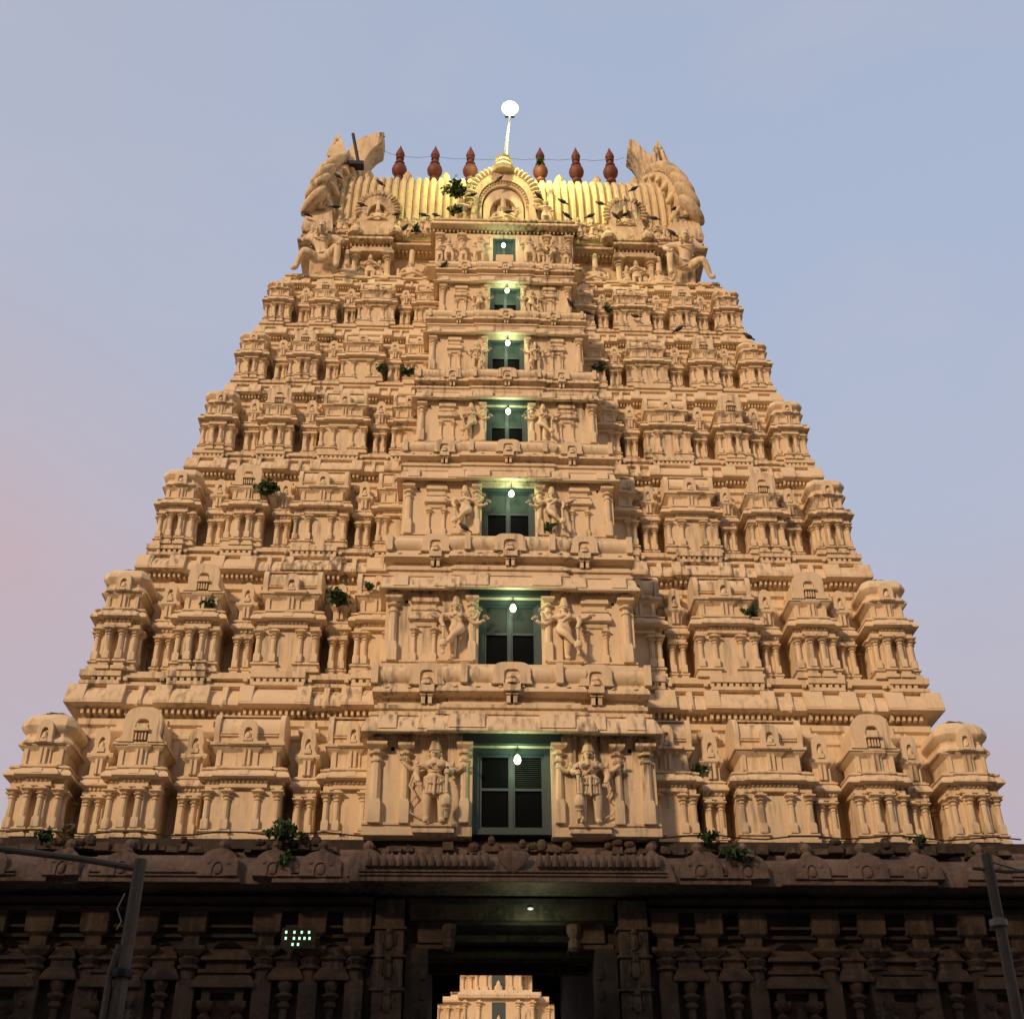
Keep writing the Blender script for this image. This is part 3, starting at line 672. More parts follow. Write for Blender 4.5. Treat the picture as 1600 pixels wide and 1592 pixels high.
    # small shrine relief beside each guardian
    if i > 0:
        for sg in (-1, 1):
            cx = sg*(hb*.5+ww*.5+.22*s); hw = .42*s; r_ = MB(); h = zt-z0
            for q in (-1, 1): pil(r_, cx+q*hw*.72, yb-.02, z0+.18*s, z0+.52*h, .075*s)
            r_.sweep([(cx-hw*.8, yb-.04), (cx+hw*.8, yb-.04), (cx+hw*.8, yb+.1), (cx-hw*.8, yb+.1)], [(.0, z0+.52*h), (.03*s, z0+.54*h), (.03*s, z0+.58*h), (.15*s, z0+.59*h), (.15*s, z0+.62*h), (.10*s, z0+.68*h), (.03*s, z0+.71*h), (.08*s, z0+.715*h), (.08*s, z0+.74*h), (0, z0+.75*h), (0, z0+.80*h), (.1*s, z0+.82*h), (.09*s, z0+.85*h), (.05*s, z0+.92*h), (-.03*s, z0+.96*h)])
            r_.build('niche', CREAM, bay)
    # putlog holes as black boxes, their inner shade put into the colour
    for x, z in ((hb-.62*s, zt-.42*k), (cw+.05, z0+.05), (-hb+.62*s, zt-.42*k), (-cw-.05, z0+.05)): MB().box(x-.045*s, x+.045*s, yb-.006 if abs(x) > cw else yb-st-.006, yb+.03, z-.05*s, z+.05*s).build('painted_hole', VOID, bay)
    win = window(i, ww, z0, zw, yb+.06, .10*s+.05)
    if i in (0, 1, 3): MB().box(-ww-.24, ww+.24, yb-st-.15*k, yb+.1, zw+.003, zt+.01).build('lintel', SLATE, win)
    # guardians with their ledges
    for sg in (-1, 1):
        kd = 'guard' if i in (0, 4) else 'dance'
        zf = z0+(.14 if i == 0 else .2)*s
        MB().sweep([(sg*sx-.5*s, yb-st-.12*s), (sg*sx+.5*s, yb-st-.12*s), (sg*sx+.5*s, yb), (sg*sx-.5*s, yb)], [(0, z0-.05), (0, z0+.03*s), (-.05*s, z0+.10*s), (-.05*s, zf-.07*s), (.04*s, zf-.05*s), (.04*s, zf)]).build('pedestal', CREAM, bay)
        st_ = statue('guardian_statue', kd, sg*sx, yb-st-.10*s, zf, (sh if i else 2.10), mirror=(sg > 0), label='four-armed guardian statue %s of the %s window' % ('left' if sg < 0 else 'right', STOREY[i]))
        if i == 0:
            t_ = MB(); t_.tube([(-.20, .04, .60), (-.24, .04, .45), (-.17, .04, .33), (-.25, .04, .22)], .012, 5); t_.tube([(-.25, .045, .24), (-.22, .045, .14), (-.14, .045, .10)], .010, 5)
            link('sash', t_.build('sash', CREAM, mesh_only=True), st_)

# ------------------------------------------------------------------ seventh storey
f7 = LZ[6]+.50; s7 = .55; y7 = LY[6]+.30
W7 = 6.65; wy = LY[7]+.75
w7 = MB(); w7.sweep([(-W7, wy), (W7, wy), (W7, DEP-wy), (-W7, DEP-wy)], [(0, f7-.1), (0, LZ[7]-.02)]); wall7 = w7.build('storey_wall', CROWNM, gop)
hb7, yb7 = 2.42, LY[6]-.33
b7 = MB()
for sg in (-1, 1): a, b = sorted((sg*.40, sg*hb7)); b7.box(a, b, yb7, wy, f7-.15, 33.55)
b7.box(-.40, .40, yb7+.003, wy, 33.42, 33.548); b7.sweep([(-hb7, yb7), (-.5, yb7), (-.5, yb7+.01), (.5, yb7+.01), (.5, yb7), (hb7, yb7), (hb7, wy), (-hb7, wy)], [(0, f7-.2), (.28, f7-.15), (.28, f7-.05), (.15, f7), (.15, f7+.08), (.20, f7+.1), (.20, f7+.16), (.0, f7+.17)], True, False)
bay7 = b7.build('bay_wall', CREAM, gop)
MB().box(-1, 1, wy-.1, wy-.06, f7, 33.5).build('shade_back', VOID, bay7)  # black sheet standing in for the unlit top interior
window(6, .41, 32.1, 33.42, yb7+.07, .08)
for sg in (-1, 1):
    for x in (hb7-.15, 1.5): link('pilaster', pil(MB(), 0, 0, f7+.16, 33.5, .10).build('pilaster', CREAM, mesh_only=True), bay7, (sg*x, yb7-.03, 0))
MB().box(-.30, .30, yb7-.32, yb7+.02, f7+.12, f7+.42).box(-.38, .38, yb7-.30, yb7+.02, f7+.05, f7+.12).build('sill_block', CREAM, bay7)
row7 = [('armup', -.86, 1.32, 1), ('pray', -1.42, .95, 0), ('armup', -1.95, 1.10, 0), ('armup', .86, 1.32, 0), ('pray', 1.28, .95, 0), ('dance', 1.68, 1.15, 0), ('pray', 2.15, .80, 0), ('pray', -2.25, .85, 0)]
for kd, x, h, mi in row7: statue('relief_figure', kd, x, yb7-.16, f7+.18, h, bool(mi), mace=False)
# pavilions and recesses either side of the bay
for sg in (-1, 1):
    cx = 4.72*sg; pv = MB(); py0 = LY[6]+.42
    pv.box(cx-.62, cx+.62, py0+.35, wy, f7-.05, 33.5)
    for x in (-.58, .58): pil(pv, cx+x, py0+.1, f7, 33.35, .13)
    pv.sweep([(cx-.72, py0), (cx+.72, py0), (cx+.72, wy), (cx-.72, wy)], [(-.1, 33.28), (.05, 33.3), (.05, 33.4), (-.02, 33.42), (0, 33.55)])
    pv.build('niche', CROWNM, gop)
    statue('relief_figure', 'armup', cx-.30*sg, py0+.12, f7, 1.12, sg > 0, mace=False); statue('relief_figure', 'pray', cx+.02*sg, py0-.02, f7, 1.25, mace=False)
    statue('relief_figure', 'pray', cx+.34*sg, py0+.12, f7, 1.05, mace=False)
    statue('relief_figure', 'sit', sg*3.28, wy-.62, f7+.12, 1.75, sg > 0); statue('relief_figure', 'sit', sg*3.75, wy-.45, f7, 1.0, sg > 0); statue('relief_figure', 'sit', sg*2.86, wy-.45, f7, 1.0, sg < 0)
    MB().sweep([(sg*3.28-.5, wy-.85), (sg*3.28+.5, wy-.85), (sg*3.28+.5, wy), (sg*3.28-.5, wy)], [(0, f7-.1), (0, f7+.02), (-.04, f7+.05), (-.04, f7+.12)]).build('pedestal', CROWNM, gop)
    statue('relief_figure', 'sit', sg*5.58, wy-.55, f7, 1.9, sg < 0)
    # heavy corner blocks behind the bearers
    cb = MB(); cb.prism_x([(y7+.75, f7-.05), (y7+.35, LZ[7]-.05), (DEP-y7-.35, LZ[7]-.05), (DEP-y7-.75, f7-.05)], min(sg*5.95, sg*6.95), max(sg*5.95, sg*6.95)); cb.build('corner_block', CROWNM, gop)
    statue('corner_bearer', 'atlas', sg*6.38, LY[6]+.02, f7-.1, 2.95, sg > 0, fat=.98, zs=1.22, label='squatting bare-chested bearer figure holding up the %s end of the crown' % ('left' if sg < 0 else 'right'))
    # ledge blocks along the top belt
for x in [-7.1, -6.6, -6.1, -5.0, -4.2, -3.3, 3.3, 4.2, 5.0, 6.1, 6.6, 7.1]:
    MB().box(x-.14, x+.14, LY[6]+.03, LY[6]+.3, LZ[6]+.33, LZ[6]+.44).build('ledge_block', CREAM, gop)

# crown cornice (two levels: bay part projects)
def crown_cornice():
    w, zl, y = LW[7], LZ[7], LY[7]; q = MB()
    segs = [(-w, 0), (-5.55, 0), (-5.55, -.12), (-3.95, -.12), (-3.95, .16), (-2.62, .16), (-2.62, -.95)]
    plan = segs+[(-x, d) for x, d in reversed(segs)]
    plan = [(x, y+d) for x, d in plan]+[(w, DEP-y), (-w, DEP-y)]
    q.sweep(plan, [(-.5, zl-.12), (-.35, zl-.08), (-.05, zl-.02), (0, zl), (0, zl+.07), (-.10, zl+.20), (-.22, zl+.27), (-.10, zl+.29), (-.10, zl+.36), (-.3, zl+.38), (-.3, zl+.44)])
    return q.build('crown_cornice', CROWNM, gop)
crc = crown_cornice()
dm = MB()
for k in range(98):
    x = -6.9+k*.142
    if abs(x) < 2.62: yy = LY[7]-.95
    elif abs(x) < 3.95: yy = LY[7]+.16
    elif abs(x) < 5.55: yy = LY[7]-.12
    else: yy = LY[7]
    dm.box(x-.03, x+.03, yy+.22, yy+.5, LZ[7]-.17, LZ[7]-.03)
dm.build('dentil_band', CROWNM, crc)

# ------------------------------------------------------------------ crown
RZ0, RZ1, RY0, RYC = 34.15, 38.75, LY[7]+.55, 6.92
def arc_pt(t, r=0):
    """t 0..1 front foot to ridge"""
    a = t*pi/2; ry, rz = RYC-RY0, RZ1-35.3
    if t < 0: return (RY0-r, 35.3+t*1.2)
    ca, sa = cos(a), sin(a); y = RYC-(ry+r)*ca**.85; z = 35.3+(rz+r)*sa**.95
    return (y, z)
drum = MB(); drum.sweep([(-6.5, RY0), (6.5, RY0), (6.5, DEP-RY0), (-6.5, DEP-RY0)], [(.05, LZ[7]+.40), (.05, 34.5), (-.1, 34.55), (-.1, 35.0), (.05, 35.05), (.10, 35.15), (.10, 35.3)]); drum.build('crown_drum', CROWNM, gop)
roof = MB(); pts = [arc_pt(t/14) for t in range(15)]; pts = pts+[(DEP-y, z) for y, z in reversed(pts[:-1])]
roof.prism_x(pts, -6.5, 6.5)
for k in range(44):
    x = -6.02+k*.28; path = [(x, *arc_pt(t/11, .05)) for t in range(12)]
    roof.tube(path, .105, 7)
    path = [(x+.14, *arc_pt(t/11, .0)) for t in range(12)]; roof.tube(path, .035, 5)
roof_o = roof.build('ribbed_roof', GILT, gop)
petal = MB()
for k in range(44): petal.ellip((-6.02+k*.28, RY0-.07, 35.42), (.09, .07, .22), 7, 5)
petal.build('petal_band', CROWNM, roof_o)
ridge = MB(); ridge.box(-6.1, 6.1, RYC-.35, RYC+.35, RZ1-.02, RZ1+.22)
ridge.build('ridge', GILT, roof_o)
for k in range(15):
    x = -5.2+k*.745
    if abs(x) < .5: continue
    MB().stack(x, RYC-.75, [(.10, RZ1-.12), (.16, RZ1+.0), (.17, RZ1+.16), (.08, RZ1+.26), (.10, RZ1+.32), (.02, RZ1+.42)], 8).build('ridge_bud', GILT, roof_o) if k % 2 == 0 else None
# finials
FP = [(.16, 0), (.20, .02), (.20, .06), (.11, .09), (.10, .13), (.20, .17), (.285, .24), (.305, .31), (.27, .38), (.17, .43), (.15, .455), (.20, .47), (.20, .495), (.11, .51), (.10, .60), (.16, .615), (.16, .64), (.10, .66), (.17, .70), (.185, .735), (.15, .80), (.07, .90), (.01, 1.0)]
fin_me = MB().stack(0, 0, [(r, z*2.05) for r, z in FP], 18).build('finial', TERRA, mesh_only=True, ang=50)
for x in (-4.11, -2.69, -1.26, 1.57, 3.03, 4.42): link('finial', fin_me, gop, (x, RYC, 39.50+.02*x))
# great end gables: thick leaf-shaped band rising to an inward-curving horn
def gable(sg):
    g = MB()
    # leaning slab: outline in YZ with x drawn inwards as it rises
    prof = []
    for k in range(17):
        t = k/16; y, z = arc_pt(t, .55); prof.append((y, z, 6.95-1.15*t**1.3))
    ins = [arc_pt(k/16, -.1) for k in range(17)]
    rings = []
    for k in range(17):
        y, z, x = prof[k]; y2, z2 = ins[k]
        rings.append([(sg*x, y, z), (sg*(x-.45), y-.02, z), (sg*(x-.55), y2, z2), (sg*(x+.05), y2, z2)])
    g.loops(rings)
    rings2 = [[(px, DEP-py, pz) for px, py, pz in r] for r in rings]; g.loops(rings2)
    foot = prof[0]; g.sweep([(min(sg*6.2, sg*7.25), RY0-.55), (max(sg*6.2, sg*7.25), RY0-.55), (max(sg*6.2, sg*7.25), RY0+.3), (min(sg*6.2, sg*7.25), RY0+.3)], [(0, LZ[7]+.42), (.05, 34.3), (-.02, 34.8), (-.10, 35.75)])
    o = g.build('gable', CROWNM, gop)
    # overlapping lobes up the outer edge
    for k in range(8):
        t = (k+.2)/8.4; y, z = arc_pt(t, .62); x = 6.88-1.15*t**1.3; sc = .90-.32*t
        rot = Matrix.Rotation(sg*R(-42), 3, 'Y') @ Matrix.Rotation(R(22-60*t), 3, 'X')
        MB().ellip((sg*(x+.05), y-.05, z+.05), (.27*sc, .42*sc, .80*sc), 12, 8, rot).build('lobe', CROWNM, o, ang=70)
    # inner leaf scrolls
    for k in range(6):
        t = (k+.3)/6.6; y, z = arc_pt(t, .35); x = 6.42-.95*t**1.3; sc = 1-.3*t
        rot = Matrix.Rotation(sg*R(30), 3, 'Y') @ Matrix.Rotation(R(15-80*t), 3, 'X')
        MB().ellip((sg*x, y-.05, z), (.17*sc, .2*sc, .42*sc), 10, 6, rot).build('scroll', GILT, o, ang=70)
    bead = MB(); prev = [(sg*(6.70-1.08*(k/20)**1.3), arc_pt(k/20, .62)[0]-.02, arc_pt(k/20, .62)[1]) for k in range(17)]
    bead.tube(prev, .07, 7)
    for p in prev[::1]: bead.ellip(p, (.12, .1, .07), 8, 4)
    bead.build('bead_rib', CROWNM, o)
    # horn: outline in XZ
    if sg < 0: ol = [(-6.75, 38.2), (-5.50, 38.2), (-5.52, 39.2), (-5.54, 39.65), (-5.45, 40.1), (-5.28, 40.55), (-5.08, 40.88), (-4.82, 41.12), (-4.78, 41.72), (-5.15, 41.66), (-5.6, 41.42), (-5.95, 41.05), (-6.15, 40.65), (-6.4, 40.0), (-6.6, 39.6)]
    else: ol = [(5.62, 38.2), (7.0, 38.2), (6.95, 39.6), (6.65, 40.15), (6.2, 40.6), (5.8, 41.0), (5.5, 41.5), (5.20, 41.72), (5.14, 41.12), (5.34, 40.88), (5.50, 40.55), (5.64, 40.1), (5.72, 39.65), (5.68, 39.1)]
    h = MB()
    n = len(ol); cxm = sum(a for a, b in ol)/n; czm = sum(b for a, b in ol)/n
    def sc_(f): return [(cxm+(a-cxm)*f, czm+(b-czm)*f) for a, b in ol]
    h.loops([[(a, y, b) for a, b in q] for y, q in ((RYC-.50, sc_(.97)), (RYC-.46, ol), (RYC+.46, ol), (RYC+.5, sc_(.97)))])
    ho = h.build('horn', CROWNM, o)
    sp2 = MB(); x0 = sg*6.55 if sg < 0 else 6.28
    sp2.stack(x0, RYC-.7, [(.33, 39.8), (.36, 40.05), (.20, 40.7), (.03, 41.25 if sg < 0 else 41.35)], 4, 1, .6)
    for k in range(4): sp2.ellip((x0+sg*(.30-.07*k), RYC-.75, 40.05+.26*k), (.11, .14, .17), 8, 5)
    sp2.build('spike', CROWNM, o)
gable(-1); gable(1)
# great central arch
ca = MB(); cz = 34.45; cy = LY[7]+.02
ca.box(-1.75, 1.75, cy-.12, RY0+.4, LZ[7]+.42, 34.62)
ca.box(-1.45, 1.45, cy+.0, RY0+.4, 34.62, 34.98)
c_o = ca.build('arch_base', CROWNM, gop)
A = MB(); zb = 34.98
A.arch(0, 1.20, zb, 2.70, .94, 2.12, cy+.10, RYC-.8, cy+.55, flare=.10, ex=2.1, n=22)
A.build('great_arch', CROWNM, c_o)
A2 = MB(); A2.arch(0, .93, zb, 2.10, .80, 1.90, cy+.18, cy+.6, None, flare=.0, ex=2.1, n=22); A2.arch(0, .75, zb, 1.82, .50, 1.34, cy+.26, cy+.6, cy+.55, flare=.0, ex=2.1, n=22); A2.build('arch_ring', CREAM, c_o)
bd = MB()
for k in range(25):
    t = pi*k/24; x = .86*cos(t); z = zb+.9+1.15*sin(t)**.95 if 0 < t < pi else zb+.85
    bd.ellip((x, cy+.16, z), (.045, .05, .045), 6, 4)
bd.build('bead_ring', GILT, c_o)
fl = MB()
for k in range(27):
    t = -.16+(pi+.32)*k/26; x = 1.27*cos(t); z = zb+1.15+1.60*sin(t) if sin(t) > 0 else zb+1.15+.9*sin(t)*2
    rot = Matrix.Rotation(-(t-pi/2), 3, 'Y'); fl.ellip((x, cy+.15, z), (.10, .13, .20), 8, 5, rot)
    rot = Matrix.Rotation(-(t-pi/2)+.6, 3, 'Y'); fl.ellip((x*1.07, cy+.28, z+.05), (.07, .1, .17), 7, 4, rot)
fl.build('flame_crest', GILT, c_o)
MB().stack(0, cy+.25, [(.42, zb+2.55), (.46, zb+2.75), (.30, zb+3.0), (.34, zb+3.1), (.24, zb+3.3), (.30, zb+3.38), (.16, zb+3.5)], 10).build('knob', GILT, c_o)
statue('relief_figure', 'sit', 0, cy+.35, zb+.05, 1.9)
statue('relief_figure', 'sit', 0, cy-.16, LZ[7]+.55, .8)
for sg in (-1, 1):
    statue('relief_figure', 'armup', sg*1.55, cy-.12, LZ[7]+.80, 1.35, sg < 0, mace=False); statue('relief_figure', 'sit', sg*.75, cy-.14, LZ[7]+.6, .6); statue('relief_figure', 'pray', sg*2.3, cy+.1, LZ[7]+.45, 1.0)
    for x, w_ in ((1.95, .30), (2.45, .2), (1.2, .2)):
        MB().stack(sg*x, cy-.12, [(w_, LZ[7]+.3), (w_*1.1, LZ[7]+.42), (w_*.8, LZ[7]+.62), (w_*.3, LZ[7]+.78)], 8).build('ledge_bud', CROWNM, crc)
for sg in (-1, 1):
    for q, (x, kd, h, dz) in enumerate(((2.72, 'pray', 1.0, 0), (2.98, 'sit', 1.1, .05), (3.28, 'armup', 1.15, 0), (3.55, 'pray', .9, 0), (3.82, 'sit', 1.0, 0), (5.45, 'pray', 1.0, 0), (5.72, 'sit', 1.2, 0), (5.98, 'armup', 1.05, 0))):
        statue('relief_figure', kd, sg*x, LY[7]+.28, LZ[7]+.42+dz, h, (q+sg) % 2 == 0, mace=False, mat=CROWNM)
# side arches
for cx, zf in ((-4.62, 35.0), (4.52, 35.0)):
    sa = MB(); sa.box(cx-.85, cx+.85, LY[7]+.10, RY0+.2, LZ[7]+.42, 34.55); sa.box(cx-.62, cx+.62, LY[7]+.15, RY0+.2, 34.55, 34.9)
    so = sa.build('arch_base', CROWNM, gop)
    a = MB(); yy = LY[7]+.22; a.arch(cx, .62, 34.9, 1.40, .36, .92, yy, RY0+1.0, yy+.25, flare=.15, ex=2.1, n=16); a.build('side_arch', CROWNM, so)
    f2 = MB()
    for k in range(19):
        t = -.3+(pi+.6)*k/18; f2.ellip((cx+.70*cos(t), yy+.02, 35.6+.78*sin(t)), (.075, .1, .15), 7, 4, Matrix.Rotation(-(t-pi/2), 3, 'Y'))
    f2.build('flame_crest', CROWNM, so)
    statue('relief_figure', 'sit', cx, yy+.05, 34.92, 1.35, cx > 0)
    for d in (-.72, .72): MB().stack(cx+d, LY[7]+.05, [(.26, LZ[7]+.3), (.28, LZ[7]+.44), (.2, LZ[7]+.6), (.08, LZ[7]+.78), (.1, LZ[7]+.84), (.02, LZ[7]+.92)], 8).build('ledge_bud', CROWNM, crc)
    for d in (-1.15, 1.15): statue('relief_figure', 'pray', cx+d, LY[7]+.25, LZ[7]+.42, .95)
for x, h in ((-3.2, .9), (-2.75, 1.15), (2.75, 1.15), (3.25, .8), (-5.9, .8), (5.9, .85)):
    statue('relief_figure', 'armup' if h > 1 else 'sit', x, LY[7]+.2, LZ[7]+.42, h, x > 0, mace=False)

# ------------------------------------------------------------------ stone base
BW = 13.6; BY = .12
base = MB()
DX = 2.02
for sg in (-1, 1):
    a, b = sorted((sg*DX, sg*BW)); base.box(a, b, BY, DEP-BY, -.2, 9.35)
[base.box(min(sg*DX, sg*BW), max(sg*DX, sg*BW), 7.6, DEP-BY-.02, 9.351, 10.6) for sg in (-1, 1)]; base.box(-DX, DX, BY+.02, 1.0, 8.72, 9.349); base.box(-DX, DX, 12.9, DEP-BY-.01, 10.72, 10.9); base.box(-DX, DX, 1.0, 12.9, 10.9, 10.95)
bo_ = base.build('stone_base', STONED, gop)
rw = MB()                       # rear doorway with stepped corbels
for sg in (-1, 1):
    for x0, z_ in ((1.86, 0), (1.70, 9.55), (1.45, 9.78), (1.16, 9.92)):
        a, b = sorted((sg*x0, sg*2.3)); rw.box(a, b, 13.0+.01*x0, 13.5+.01*x0, z_, 10.8)
rw.build('rear_door_frame', STONED, bo_)
kp = MB(); segs = [(-BW-.9, 0), (-10.2, 0), (-10.2, .14), (-9.5, .14), (-9.5, 0), (-6.0, 0), (-6.0, .14), (-5.3, .14), (-5.3, 0), (-3.6, 0), (-3.6, -.14)]
plan = segs+[(-x, d) for x, d in reversed(segs)]; yk = -1.05
plan = [(x, yk+d) for x, d in plan]+[(BW+.9, 7.5), (-BW-.9, 7.5)]
kp.sweep(plan, capb=False, prof=[(-1.3, 9.30), (-1.05, 9.30), (-.35, 9.48), (-.12, 9.44), (0, 9.34), (0, 9.42), (-.04, 9.60), (-.12, 9.82), (-.28, 10.0), (-.5, 10.08), (-.62, 10.08), (-.62, 10.2), (-.9, 10.5), (-1.0, 10.5)])
pn = kp
for x0, x1 in ((-3.3, -.5), (.5, 3.3)):
    n = 16
    for k in range(n): x = x0+(k+.5)*(x1-x0)/n; pn.stack(x, yk-.16, [(.05, 9.66), (.07, 9.7), (.075, 9.85), (.02, 9.97)], 6)
for x0, x1 in ((-3.4, 3.4), (-9.3, -6.9), (6.9, 9.3), (-12.6, -10.9), (10.9, 12.6), (-5.1, -4.3), (4.3, 5.1)):
    yy = yk-(.14 if abs(x0) < 3.5 and abs(x1) < 3.5 else 0); pn.box(x0, x1, yy-.035, yy+.1, 9.47, 9.51); pn.box(x0, x1, yy-.03, yy+.1, 9.55, 9.585)
pn.stack(0, yk-.18, [(.02, 9.52), (.28, 9.75), (.36, 9.92), (.3, 10.0)], 8, 1, .25)
ko = kp.build('stone_cornice', STONE, gop)
for x in (-12.5, -11.5, -9.9, -8.6, -6.5, -5.3, -4.25, -3.25, 3.15, 4.2, 5.25, 6.7, 7.95, 9.2, 10.7, 12.1):
    a = MB(); w_ = random.uniform(.38, .50); yy = yk-.02
    a.arch(0, w_, 0, .60+random.uniform(-.05, .06), w_*.30, .32, -.05, .3, -.02, flare=.05, ex=2.1); a.ellip((0, -.03, .16), (w_*.24, .05, .13), 8, 5); a.ellip((w_*.5, -.05, .3), (.06, .03, .06), 6, 4); a.ellip((-w_*.5, -.05, .32), (.06, .03, .05), 6, 4)
    a.stack(0, .22, [(.11, .5), (.13, .66), (.07, .74), (.11, .82), (.10, .90), (.04, .96)], 7)
    a.build('arch', STONE, ko, (x, yy, 9.46), rot=(R(-9), 0, random.uniform(-.04, .04)))
# rubble coping along the ledge between stone and plaster
cp = MB(); rnd = random.Random(3); x = -13.4
while x < 13.4:
    w_ = rnd.uniform(.16, .42); h = rnd.uniform(.10, .26)
    if rnd.random() < .85:
        cp = MB(); yy = -.62+rnd.uniform(-.12, .1); z = 10.16+rnd.uniform(-.02, .03); t = [rnd.uniform(-.04, .04) for _ in range(8)]
        cp.add([(x+t[0], yy+t[1], z), (x+w_*.9+t[2], yy+t[3], z), (x+w_*.9, yy+.5, z), (x, yy+.5, z), (x+.03+t[4], yy+.04, z+h+t[5]*.5), (x+w_*.85, yy+.05+t[6], z+h+t[7]*.5), (x+w_*.8, yy+.5, z+h), (x+.04, yy+.5, z+h)],
               [(0,3,2,1),(4,5,6,7),(0,1,5,4),(1,2,6,5),(2,3,7,6),(3,0,4,7)])
        if rnd.random() < .35: cp.ellip((x+w_*.4, yy+.05, z+h+.03), (rnd.uniform(.08, .16), .12, rnd.uniform(.08, .16)), 7, 4)
        cp.build('coping_stone', STONEW, ko)
    x += w_
sh = MB(); sh.box(-12.9, 12.9, -.35, .12, 10.3, 10.52); sh.build('ledge', STONED, ko)
# stone wall articulation
def sp_pil(mb, x, y, pw, z0=-.1, z1=8.95, cap=8.0):
    mb.box(x-pw, x+pw, y-.22, y+.1, z0, cap-.5)
    mb.stack(x, y-.04, [(pw*.9, cap-.5), (pw*.82, cap-.3), (pw*1.15, cap-.26), (pw*1.15, cap-.2), (pw*.85, cap-.17), (pw*1.25, cap-.06), (pw*.9, cap)], 8)
    mb.stack(x, y-.04, [(pw*1.0, cap), (pw*1.7, cap+.12), (pw*1.75, cap+.2), (pw*.9, cap+.21), (pw*.9, cap+.42), (pw*1.5, cap+.5), (pw*1.6, z1)], 4, 1, .8)
for sg in (-1, 1):
    for x in (3.45, 4.45, 5.45, 7.1, 8.15, 9.25, 10.45, 11.5, 12.6):
        a = MB(); sp_pil(a, 0, 0, .20); a.build('stone_pilaster', STONEW, bo_, (sg*x, BY, 0))
    a = MB(); a.box(-.32, .32, -.38, .1, -.1, 9.2)
    for z in (5.2, 5.9, 6.6, 7.3, 8.0, 8.6):
        a.box(-.38, .38, -.43, .1, z-.06, z); a.ellip((0, -.38, z-.32), (.12, .09, .2), 8, 6); a.ellip((0, -.40, z-.1), (.08, .08, .08), 8, 5); a.ellip((-.12, -.38, z-.3), (.04, .06, .16), 6, 4); a.ellip((.13, -.38, z-.28), (.04, .06, .16), 6, 4)
    a.build('carved_pier', STONEW, bo_, (sg*2.72, BY, 0))
    for x in (6.28, 8.7+.0, 11.0):       # niches
        a = MB(); hw = .46
        a.sweep([(-hw, -.10), (hw, -.10), (hw, .1), (-hw, .1)], [(.0, 7.25), (.02, 7.35), (.22, 7.32), (.22, 7.38), (.14, 7.56), (.05, 7.62), (.12, 7.64), (.12, 7.72), (-.02, 7.73), (-.02, 7.9), (.1, 7.92), (.08, 8.0), (-.1, 8.2), (-.3, 8.3)])
        for q in (-1, 1): pil(a, q*hw*.78, -.10, 4.2, 7.28, .10)
        a.box(-hw*.5, hw*.5, -.02, .05, 4.2, 7.1); a.build('stone_niche', STONEW, bo_, (sg*x, BY, 0))
    for x in (3.95, 4.95, 7.64, 9.85, 12.05):
        a = MB(); a.sweep([(-.24, -.14), (.24, -.14), (.24, .1), (-.24, .1)], [(0, 7.5), (.14, 7.48), (.15, 7.54), (.06, 7.72), (0, 7.78), (0, 7.9), (.06, 7.95), (-.05, 8.2), (-.2, 8.3)])
        a.stack(0, -.10, [(.08, 3), (.08, 6.9), (.13, 6.95), (.13, 7.02), (.08, 7.06), (.18, 7.16), (.18, 7.2), (.09, 7.25), (.16, 7.4), (.16, 7.5)], 8)
        a.ellip((0, -.12, 6.2), (.22, .18, .28), 10, 6); a.build('stone_vase_pillar', STONEW, bo_, (sg*x, BY, 0))
# long mouldings in the shadow of the cornice
for z, d, h in ((8.42, .10, .07), (8.62, .16, .06), (8.95, .30, .1), (9.12, .42, .12)):
    MB().box(-13.5, -3.1, BY-d, BY+.05, z, z+h).box(3.1, 13.5, BY-d, BY+.05, z, z+h).box(-2.35, 2.35, BY-d*.8, BY+.05, z+.3 if z < 8.8 else z, z+h+(.3 if z < 8.8 else 0)).build('stone_moulding', STONED, bo_)
# door: front lintel, brackets, cross beams
d = MB(); d.box(-2.3, 2.3, BY-.28, BY+.3, 8.78, 9.15); d.build('lintel', STONEW, bo_)
for sg in (-1, 1):
    a = MB(); xs = sg*1.66
    a.box(min(sg*1.36, sg*2.1), max(sg*1.36, sg*2.1), BY-.1, BY+.6, 8.32, 8.775); a.stack(sg*1.40, BY-.12, [(.06, 8.12), (.13, 8.2), (.13, 8.34), (.09, 8.4), (.16, 8.56), (.16, 8.7)], 8)
    a.box(min(sg*1.30, sg*2.3), max(sg*1.30, sg*2.3), BY-.05, BY+.5, 8.2, 8.317); a.build('bracket', STONEW, bo_)
    j = MB(); j.box(min(sg*1.86, sg*2.35), max(sg*1.86, sg*2.35), BY-.16, BY+.5, -.1, 8.19)
    for z in range(12): j.ellip((sg*1.95, BY-.15, 3+z*.42), (.10, .07, .14), 7, 4)
    j.build('door_jamb', STONED, bo_)
for yy, z, z2 in ((1.02, 8.57, 8.77), (2.0, 8.43, 8.64), (3.4, 8.40, 8.57), (5.2, 9.35, 9.8), (8, 9.9, 10.3)):
    MB().box(-2.01, 2.01, yy, yy+.35, z, z2).build('ceiling_beam', STONEW, bo_)
# pierced panel with green pin lights, left of the gate
lat = thing('pierced_light_panel', (-4.70, BY-.46, 8.12), label='small pierced panel of green pin lights on the dark wall left of the gate', cat='light panel')
MB().box(-.38, .38, 0, .05, -.02, .42).build('panel', STONED, lat)
ln = MB()
for x, z in ((-.28, .33), (-.10, .33), (.06, .33), (.22, .33), (-.28, .2), (-.10, .2), (.02, .2), (.13, .2), (.24, .2), (-.12, .07), (.0, .07)):
    ln.box(x-.022, x+.022, -.012, .0, z-.028, z+.028)
ln.build('pin_light', GREENL, lat)
gl = bpy.data.lights.new('pin_glow', 'POINT')
bpy.data.lights.remove(gl)

